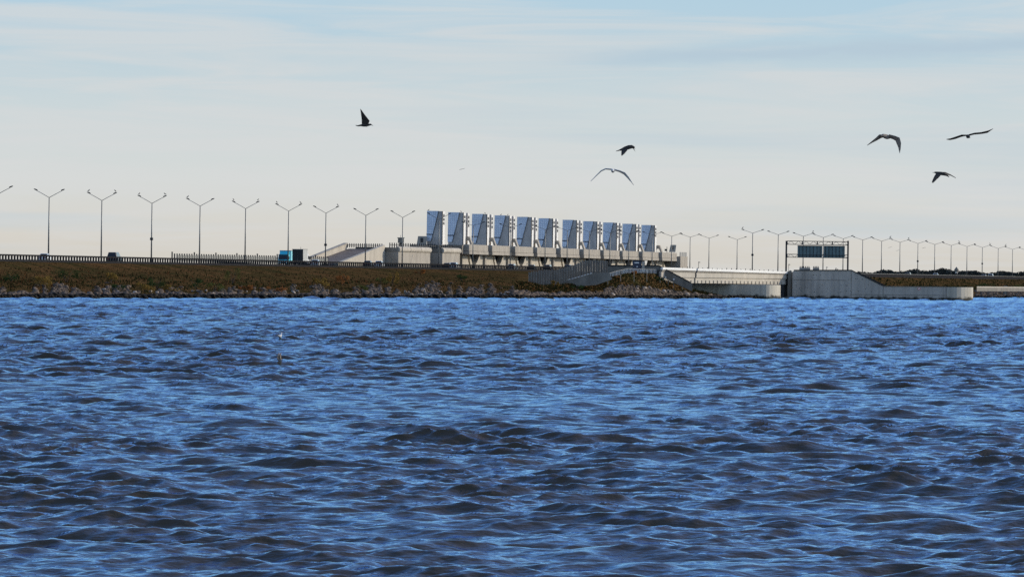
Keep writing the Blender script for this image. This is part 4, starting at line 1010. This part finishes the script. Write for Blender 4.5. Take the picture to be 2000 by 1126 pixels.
def lorry(name, label, px, lat, box, paint_box, paint_side, cab, back):
    a = RA.along(px, lat, 500); p = RA.p(a, lat, 0); p.z = roadz(p.y)
    t = thing(name, label, 'lorry', p, RA.rz + (math.pi if back else 0))
    L_, W_, z0, z1 = box; hw = W_ / 2
    MB().box(0, L_, -hw, hw, z0, z1).obj('cargo_box', paint_side, t, world=False, bevel=.03)
    for s in (-1, 1):
        d = MB().box(-.06, .0, s * hw * .5 - hw * .48, s * hw * .5 + hw * .48, z0 + .04, z1 - .06).obj('rear_door', paint_box, t, world=False)
        MB().tube([(-.09, s * .28, z0 + .1), (-.09, s * .28, z1 - .1)], .03, 6).obj('lock_bar', 'dark_steel', d, world=False)
    MB().box(-.07, L_ + .02, -hw - .03, hw + .03, z1, z1 + .08).obj('roof_frame', 'dark_steel', t, world=False)
    MB().box(-.05, L_ + 2.2, -.45, .45, .55, .95).obj('chassis', 'dark_steel', t, world=False)
    x0 = L_ + .25; prof = [(x0, .6), (x0 + 1.9, .6), (x0 + 1.95, 1.45), (x0 + 1.5, 2.45), (x0 + .3, 2.55), (x0, 2.5)]
    MB().prism([(x, -1.1, z) for x, z in prof], (0, 2.2, 0)).obj('cab', cab, t, world=False, bevel=.06)
    MB().prism([(x0 + 1.97, -.95, 1.5), (x0 + 1.97, .95, 1.5), (x0 + 1.60, .95, 2.35), (x0 + 1.60, -.95, 2.35)], (.03, 0, .01)).obj('windscreen', 'glass', t, world=False)
    MB().prism([(x0 + .0, -1.0, 2.55), (x0 + 1.3, -1.0, 2.5), (x0 + .15, -1.0, z1 - .05), (x0, -1.0, z1 - .05)], (0, 2.0, 0)).obj('roof_deflector', cab, t, world=False)
    for s in (-1, 1):
        MB().prism([(x0 + .6, s * 1.11, 1.55), (x0 + 1.65, s * 1.11, 1.55), (x0 + 1.35, s * 1.11, 2.25), (x0 + .6, s * 1.11, 2.25)], (0, s * .02, 0)).obj('side_window', 'glass', t, world=False)
        MB().box(x0 + 1.85, x0 + 1.95, s * 1.3 - .12, s * 1.3 + .12, 1.5, 2.1).obj('mirror', 'dark_steel', t, world=False)
        MB().box(x0 + 1.9, x0 + 2.0, s * .8 - .2, s * .8 + .2, .75, .95).obj('headlight', 'lamp_white', t, world=False)
        for xw in (1.2, L_ + 1.3):
            w_ = MB().tube([(xw, s * (hw - .35), .48), (xw, s * (hw - .05), .48)], .48, 14).obj('wheel', 'tyre', t, world=False)
            MB().tube([(xw, s * (hw - .06), .48), (xw, s * (hw - .03), .48)], .25, 10).obj('rim', 'rim', w_, world=False)
    return t, x0
t1, _ = lorry('box_lorry', 'black-doored box lorry heading away behind the guardrail', 581.5, 9.0, (4.2, 2.35, .95, 3.55), 'truck_black', 'truck_side', 'car_white', False)
MB().tube([(.6, -.5, 3.6), (.6, -.5, 4.1)], .04, 5).obj('antenna', 'dark_steel', t1, world=False)
t2, x0 = lorry('covered_lorry', 'turquoise lorry with tall roof deflector coming towards the viewer', 571, -3.5, (7.0, 2.5, 1.0, 3.4), 'cyan_tarp', 'cyan_tarp', 'turquoise', True)
MB().box(x0 + 1.5, x0 + 1.75, -1.1, 1.1, 2.45, 2.6).obj('sun_visor', 'dark_steel', t2, world=False)

# ------------------------------------------------------------------ far wood and tower on the horizon
vs, fs, k = [], [], 0
def far_tree(x, y, h, conif):
    global k
    for b in range(16):
        z = h * (1 - (random.random() ** (1.6 if conif else .9))); r = (h * .22 * (1 - z / h) + .3) if conif else h * .33 * math.sin(math.pi * min(1, .25 + .72 * z / h))
        for q in range(2):
            a = random.uniform(0, 6.28); rr = r * random.random() ** .4; c = (x + rr * math.cos(a), y + rr * math.sin(a), .5 + z); s_ = random.uniform(.6, 1.5)
            for e in range(3): vs.append((c[0] + random.uniform(-s_, s_), c[1] + random.uniform(-s_, s_), c[2] + random.uniform(-s_ * .8, s_ * 1.0)))
            fs.append((k, k + 1, k + 2)); k += 3
for i in range(2600):
    px = 1655 + 480 * random.random() ** .95; Y = random.uniform(4400, 5600); x = uv(px, 540)[0] * Y
    u = (px - 1655) / 345
    h = (8.2 + .7 * math.sin(px * .031 + 1.2) + .8 * math.sin(px * .11)) * random.uniform(.9, 1.08) * min(1, .6 + u * 2) * (Y / 5000)
    far_tree(x, Y, h, random.random() < .45)
wd = link(bpy.data.objects.new('distant_wood', fast_mesh('distant_wood', np.array(vs), np.array(fs), M['far_tree'])))
tag(wd, 'dark distant wood along the horizon beyond the far road', 'wood', kind='stuff')
Yt = 4600.0; b0_ = P(1868, 534, Yt); t = thing('beacon_tower', 'tiny pointed beacon tower rising above the distant wood', 'tower', (b0_.x, Yt, .9))
hz_ = b0_.z - .9
MB().tube([(0, 0, 0), (0, 0, hz_ + 1.6)], [1.0, .8], 10).obj('shaft', 'white_paint', t, world=False)
MB().tube([(0, 0, hz_ + 1.5), (0, 0, hz_ + 3.0)], [1.7, 1.6], 10).obj('gallery', 'concrete_dark', t, world=False)
MB().tube([(0, 0, hz_ + 3.0), (0, 0, hz_ + 4.8)], [1.5, .1], 10).obj('roof', 'concrete_dark', t, world=False)

# ------------------------------------------------------------------ birds
def ellipse_loft(sp, seg=10):            # spine points (x, y, z, rw, rh)
    mb = MB(); vs, fs = [], []
    for i, (x, y, z, rw, rh) in enumerate(sp):
        d = Vector(sp[min(i + 1, len(sp) - 1)][:3]) - Vector(sp[max(i - 1, 0)][:3]); d.normalize()
        side = d.cross(Vector((0, 0, 1)));  side = side.normalized() if side.length > .05 else Vector((0, 1, 0)); up = side.cross(d)
        for k in range(seg):
            t = 2 * math.pi * k / seg; vs.append(Vector((x, y, z)) + side * rw * math.cos(t) + up * rh * math.sin(t))
    n = len(sp)
    for i in range(n - 1):
        for k in range(seg): fs.append((i * seg + k, i * seg + (k + 1) % seg, (i + 1) * seg + (k + 1) % seg, (i + 1) * seg + k))
    fs += [tuple(range(seg)), tuple((n - 1) * seg + k for k in range(seg))]
    return vs, fs
def wing_loft(stations):                 # (leading, trailing, thickness)
    vs, fs = [], []
    for i, (l, t, th) in enumerate(stations):
        l, t = Vector(l), Vector(t)
        nx = Vector(stations[min(i + 1, len(stations) - 1)][0]) - Vector(stations[max(0, i - 1)][0])
        n = (t - l).cross(nx); n = n.normalized() if n.length > 1e-6 else Vector((0, 0, 1))
        for f, h in ((0, 0), (.18, .5), (.5, .42), (1, 0)):
            vs.append(l.lerp(t, f) + n * th * (h + .12))
        for f, h in ((.5, .3), (.18, .42)): vs.append(l.lerp(t, f) - n * th * h)
    for i in range(len(stations) - 1):
        for k in range(6): fs.append((i * 6 + k, i * 6 + (k + 1) % 6, i * 6 + 6 + (k + 1) % 6, i * 6 + 6 + k))
    fs += [tuple(range(6)), tuple((len(stations) - 1) * 6 + k for k in range(6))]
    return vs, fs
def flying_bird(label, cx, cy, Y, body, wings, m, beak=None, name='gull'):
    k = Y / F; o0 = P(cx, cy, Y)
    t = thing(name, label, 'bird', o0, 0, 'birds in flight over the water')
    cv = lambda q: Vector((q[0] * k, q[2] * k, -q[1] * k))
    b = MB()
    v, f = ellipse_loft([(*cv(q[:3]), q[3] * k, q[4] * k) for q in body]); b.add(v, f)
    for w_ in wings:
        v, f = wing_loft([(cv(l), cv(tr), th * k) for l, tr, th in w_]); b.add(v, f)
    o = b.obj('body', m, t, world=False, smooth=True)
    md = o.modifiers.new('remesh', 'REMESH'); md.mode = 'VOXEL'; md.voxel_size = .35 * k; md.use_smooth_shade = True
    if beak:
        B = MB()
        for q in beak: B.tube([cv(q[0]), cv(q[1])], [.9 * k, .15 * k], 6)
        B.obj('beak', 'bill', t, world=False)
    return t
wmir = lambda w_: [((l[0], l[1], -l[2]), (t_[0], t_[1], -t_[2]), th) for l, t_, th in w_]
# side view, wings up
wu = [((6, 0, -1), (-6, 0, -1), 1.8), ((9, -8.5, -5), (-6.5, -9, -4), 1.6), ((4, -15, -9), (-7, -15, -8), 1.4), ((-1.5, -22, -13), (-7.6, -22, -12), 1.2), ((-8, -31, -17), (-8.6, -31, -17), .9)]
wu2 = [((l[0] + 1.2, l[1] * .96, -l[2]), (t_[0] + 1, t_[1] * .96, -t_[2]), th) for l, t_, th in wu]
flying_bird('dark bird flying with both wings raised, alone in the sky above the causeway lamps', 712, 244, 160,
            [(-17.5, 1, 0, .8, .6), (-13, 2, 0, 2.4, 1.2), (-8, 1, 0, 2.6, 1.8), (-2, .8, 0, 3.2, 2.9), (4, .8, 0, 3, 2.9), (9, -.4, 0, 2.2, 2.2), (12, -.9, 0, 1.9, 1.8), (14, -.2, 0, 1, .9)], [wu, wu2], M['plum_dark'],
            [((13.2, -.3, 0), (17.2, 1.6, 0))])
wd_ = [((6, -3, -1), (-9, 0, -1), 2.0), ((3, 2, -9), (-9, 4, -9), 1.7), ((-2, 8, -16), (-9, 9, -16), 1.4), ((-6, 11.5, -22), (-9, 11, -22), 1)]
flying_bird('dark bird with open bill and wings swept down, above the pale gull', 1222, 292, 150,
            [(-19, 3.6, 0, .7, .5), (-13, 1.8, 0, 2.6, 1.1), (-8, .3, 0, 3, 2.4), (-1, -2.2, 0, 4, 4), (6, -4.6, 0, 4.2, 4.3), (12, -5.6, 0, 3.4, 3.6), (16, -4.4, 0, 2.2, 2.4), (17.5, -3.4, 0, 1, 1.2)], [wd_, wmir(wd_)], M['plum_dark'],
            [((15.5, -4, 0), (19, -1.2, 0)), ((14.5, -3, 0), (19.2, 4.0, 0))])
wl_ = [((-2, -3, -4), (-2, -.5, 7), 2.4), ((-14, -3.5, -7), (-14, -1.5, 5), 2.2), ((-23, .5, -9), (-22, 2.2, 2), 1.9), ((-33, 11, -5), (-33, 12.2, 2), 1.6), ((-43, 21.5, 1), (-43, 22, 3), 1.0)]
wr_ = [((2, -3, -4), (2, -.5, 7), 2.4), ((13, -.6, -7), (12, 2.4, 5), 2.2), ((24, 3.5, -9), (21, 7, 3), 1.9), ((32, 13, -6), (28, 14, 2), 1.7), ((41.5, 28, 0), (40.5, 27.5, 3), 1.0)]
flying_bird('pale grey and white gull gliding with drooped wings above the gate towers', 1197, 333, 194,
            [(0, 1.5, 14, .8, .8), (0, 1.2, 8, 3, 2.0), (0, .8, 2, 3.6, 3.6), (0, .4, -5, 3.4, 3.6), (-.5, 0, -10, 2.6, 2.6), (-.8, .6, -14, 1.8, 1.8), (-.9, 1, -16, .7, .7)], [wl_, wr_], M['plum_white'], [((-.9, 1, -15.5), (-1, 2.2, -19))])
w4l = [((-7, -3, -3), (-2, 2, 5), 2.4), ((-14, -3, -7), (-10, 4.5, 4), 2.2), ((-20, 3, -9), (-17, 8.5, 1), 2.0), ((-29, 11, -8), (-27, 13.5, 0), 1.6), ((-37.5, 18.5, -4), (-37, 19, 0), .9)]
w4r = [((5, -4, -3), (5, 3, 5), 2.4), ((17, -1, -6), (13, 6, 3), 2.2), ((26, 2.5, -8), (18, 9, 1), 2.0), ((29, 13, -6), (21, 17, 0), 1.8), ((28.5, 24, -3), (24, 25, 1), 1.4), ((27, 33, 0), (26.3, 33, 1), .9)]
flying_bird('grey brown gull with pale head turning, one wing hanging steeply', 1731, 266, 190,
            [(9, 2.5, 12, 1, .8), (6, 2.5, 7, 4, 2.4), (2, 1.5, 2, 5, 4.6), (-3, .2, -4, 4.6, 4.4), (-7, -1, -9, 3.4, 3.4), (-9, -.5, -12, 2.2, 2.2), (-9.6, 0, -14, .9, .9)], [w4l, w4r], M['plum_grey'], [((-9.6, 0, -13.5), (-11, 1.6, -17))])
w5l = [((-1, -2, -4), (-1, 0, 5), 2.2), ((-12, -2.5, -7), (-12, 2, 3), 2.2), ((-24, 1.5, -8), (-24, 6.5, 2), 1.9), ((-34, 5, -5), (-34, 8.6, 2), 1.6), ((-41.5, 6.5, -1), (-41.5, 7.2, 1), .9)]
w5r = [((2, -3.5, -4), (2, -.5, 5), 2.2), ((13, -6.5, -7), (13, -3.4, 3), 2.2), ((26, -8, -8), (26, -4.5, 2), 1.9), ((39, -11.5, -5), (39, -7, 2), 1.6), ((49.5, -15.5, -1), (49.5, -14.8, 1), .9)]
flying_bird('dark gull gliding with wings spread wide and tilted, the widest in the sky', 1890, 266, 183,
            [(3, 2.4, 13, 1.2, .8), (2, 2.2, 8, 3.4, 1.8), (.5, 1, 2, 3.6, 3.4), (0, .4, -4, 3.8, 3.8), (1, .8, -9, 2.8, 2.8), (2, 1.6, -13, 1.8, 1.8), (2.3, 2, -15, .8, .8)], [w5l, w5r], M['plum_dark'], [((2.4, 2, -14.5), (4, 4, -18))])
w6n = [((-11, -4, -2), (0, -1, -2), 2.2), ((-16, 3, -9), (-4, 3.5, -8), 1.9), ((-19.5, 10, -16), (-11, 10, -15), 1.6), ((-21.5, 16, -21), (-18, 16.5, -20), 1.1)]
w6f = [((-4, -5, 2), (6, -2, 2), 2.0), ((6, -5.5, 9), (12, 1, 9), 1.8), ((17, -1, 16), (19, 2.5, 15), 1.5), ((28.5, 5.5, 21), (28, 6.5, 20), .9)]
flying_bird('dark bird with one wing swept down, lowest of the group by the far road', 1840, 341, 175,
            [(14, 4.6, 1, .8, .6), (10, 1.5, 1, 2.6, 1.6), (4, -1, 0, 3.2, 3), (-2, -2.2, 0, 3.6, 3.6), (-8, -3, 0, 3, 2.9), (-13, -4, 0, 2, 1.9), (-15.5, -4.2, 0, .8, .8)], [w6n, w6f], M['plum_dark'], [((-15, -4.2, 0), (-19, -3.6, 0))])
for px, py, Y, s, lb in ((902, 330.5, 700, .24, 'tiny far-off bird alone in the sky above the gate towers'),
                         (1738, 483, 1200, .16, 'tiny distant bird flying low between lamps of the far road'), (1753, 489, 1200, .14, 'tiny distant bird flying low between lamps of the far road'), (1804, 484, 1200, .17, 'tiny distant bird flying low between lamps of the far road')):
    sc_ = lambda W_: [((l[0] * s * .5, l[1] * s * .6, l[2] * s * .5), (t_[0] * s * .5, t_[1] * s * .6, t_[2] * s * .5), th * s * .8) for l, t_, th in W_]
    flying_bird(lb, px, py, Y, [(0, .4 * s, 7 * s, .5 * s, .5 * s), (0, .4 * s, 2 * s, 2 * s, 1.6 * s), (0, 0, -4 * s, 1.8 * s, 1.6 * s), (0, 0, -8 * s, .5 * s, .5 * s)], [sc_(w5l), sc_(w5r)], M['plum_grey'])
    C.objects[-1].modifiers and C.objects[-1].modifiers.clear()
# perched gulls
def perched_mesh():
    b = MB()
    v, f = ellipse_loft([(-.24, 0, .10, .02, .012), (-.15, 0, .13, .05, .03), (-.05, 0, .17, .075, .07), (.05, 0, .21, .075, .075), (.10, 0, .27, .05, .055), (.125, 0, .32, .045, .05), (.15, 0, .335, .035, .035), (.17, 0, .335, .012, .012)], 8); b.add(v, f)
    v, f = ellipse_loft([(.165, 0, .335, .012, .012), (.225, 0, .32, .004, .004)], 6); b.add(v, f)
    for s in (-.03, .03): b.tube([(0, s, 0), (0, s, .13)], .010, 5)
    return b
pg = perched_mesh().mesh('perched_gull', 'plum_grey', True)
def perch(pt, label, group, s=1.35):
    o = place(pg, 'perched_gull', None, pt, (0, 0, random.uniform(-1, 1) + random.choice((0, math.pi))), (s,) * 3); tag(o, label, 'bird', group)
for px, sides in ((198, (-1, 1)), (296, (-1, 1)), (390, (-1,)), (479, (-1, 1)), (563, (-1, 1)), (636, (1,))):
    for s in sides: perch(HEADS[px, s], 'small gull perched on a lamp head above the causeway', 'gulls on the causeway lamps')
for px, s in ((1470, -1), (1569, 1), (1722, 1), (1758, 1), (1858, 1), (1919, 1), (1950, 1)):
    perch(HEADS[px, s], 'small gull perched on a lamp head along the far road', 'gulls on the far road lamps', 1.5)
for i, l in ((0, .2), (1, 3.3), (2, 3.4), (3, 1.6), (3, 3.5)):
    a = G.along(TX[i], 0, 450); zt = 20.6 + drop(a) - .025 * i
    perch(G.p(a + .5, l, zt - .01), 'small bird perched on the roof edge of a gate tower', 'birds on the gate towers', 1.4)
# gulls on the water
def float_gull(px, py, label, m, s=1.0, raised=False, yaw=0.0):
    q = on_plane(px, py); best = max((water_z(q.x, q.y + d * .5) - .006 * abs(d), d * .5) for d in range(-24, 25)); q.y += best[1]; z = water_z(q.x, q.y)
    t = thing('swimming_gull', label, 'bird', (q.x, q.y, z - .01), yaw, 'gulls sitting on the water')
    b = MB()
    v, f = ellipse_loft([(-.27, 0, .13, .02, .012), (-.18, 0, .10, .06, .04), (-.05, 0, .06, .10, .08), (.08, 0, .07, .095, .085), (.16, 0, .13, .055, .06), (.185, 0, .21, .042, .045), (.20, 0, .26, .045, .045), (.235, 0, .27, .03, .03), (.25, 0, .265, .01, .01)]); b.add([x * s for x in v], f)
    if raised:
        for sd_ in (-1, 1):
            v, f = wing_loft([((.12 * s, .06 * sd_ * s, .13 * s), (-.12 * s, .06 * sd_ * s, .12 * s), .03 * s), ((.16 * s, .16 * sd_ * s, .34 * s), (-.08 * s, .15 * sd_ * s, .3 * s), .028 * s), ((.08 * s, .24 * sd_ * s, .52 * s), (-.05 * s, .22 * sd_ * s, .5 * s), .02 * s), ((-.02 * s, .28 * sd_ * s, .66 * s), (-.05 * s, .28 * sd_ * s, .65 * s), .01 * s)]); b.add(v, f)
    b.obj('body', m, t, world=False, smooth=True)
    MB().tube([(.245 * s, 0, .265 * s), (.31 * s, 0, .245 * s)], [.012 * s, .004 * s], 6).obj('beak', 'bill', t, world=False)
float_gull(538, 670, 'white gull sitting upright on the dark chop', M['plum_white'], 1.15, False, R(60))
float_gull(544, 717, 'brown gull lifting its wings on the chop', M['plum_grey'], .66, True, R(200))
float_gull(1534, 634, 'white gull with wings up on open water before the quay wall', M['plum_white'], .9, True, R(110))
for px, py, sd_ in ((892, 588.5, .3), (975, 589, 2.2), (1013, 589, 1.1), (1082, 591, 4.0)):
    float_gull(px, py, 'white gull floating close to the rocky shore below the gate towers', M['plum_white'], 1.1, False, sd_)
    C.objects[-1].parent['group'] = 'gulls floating by the rocks'
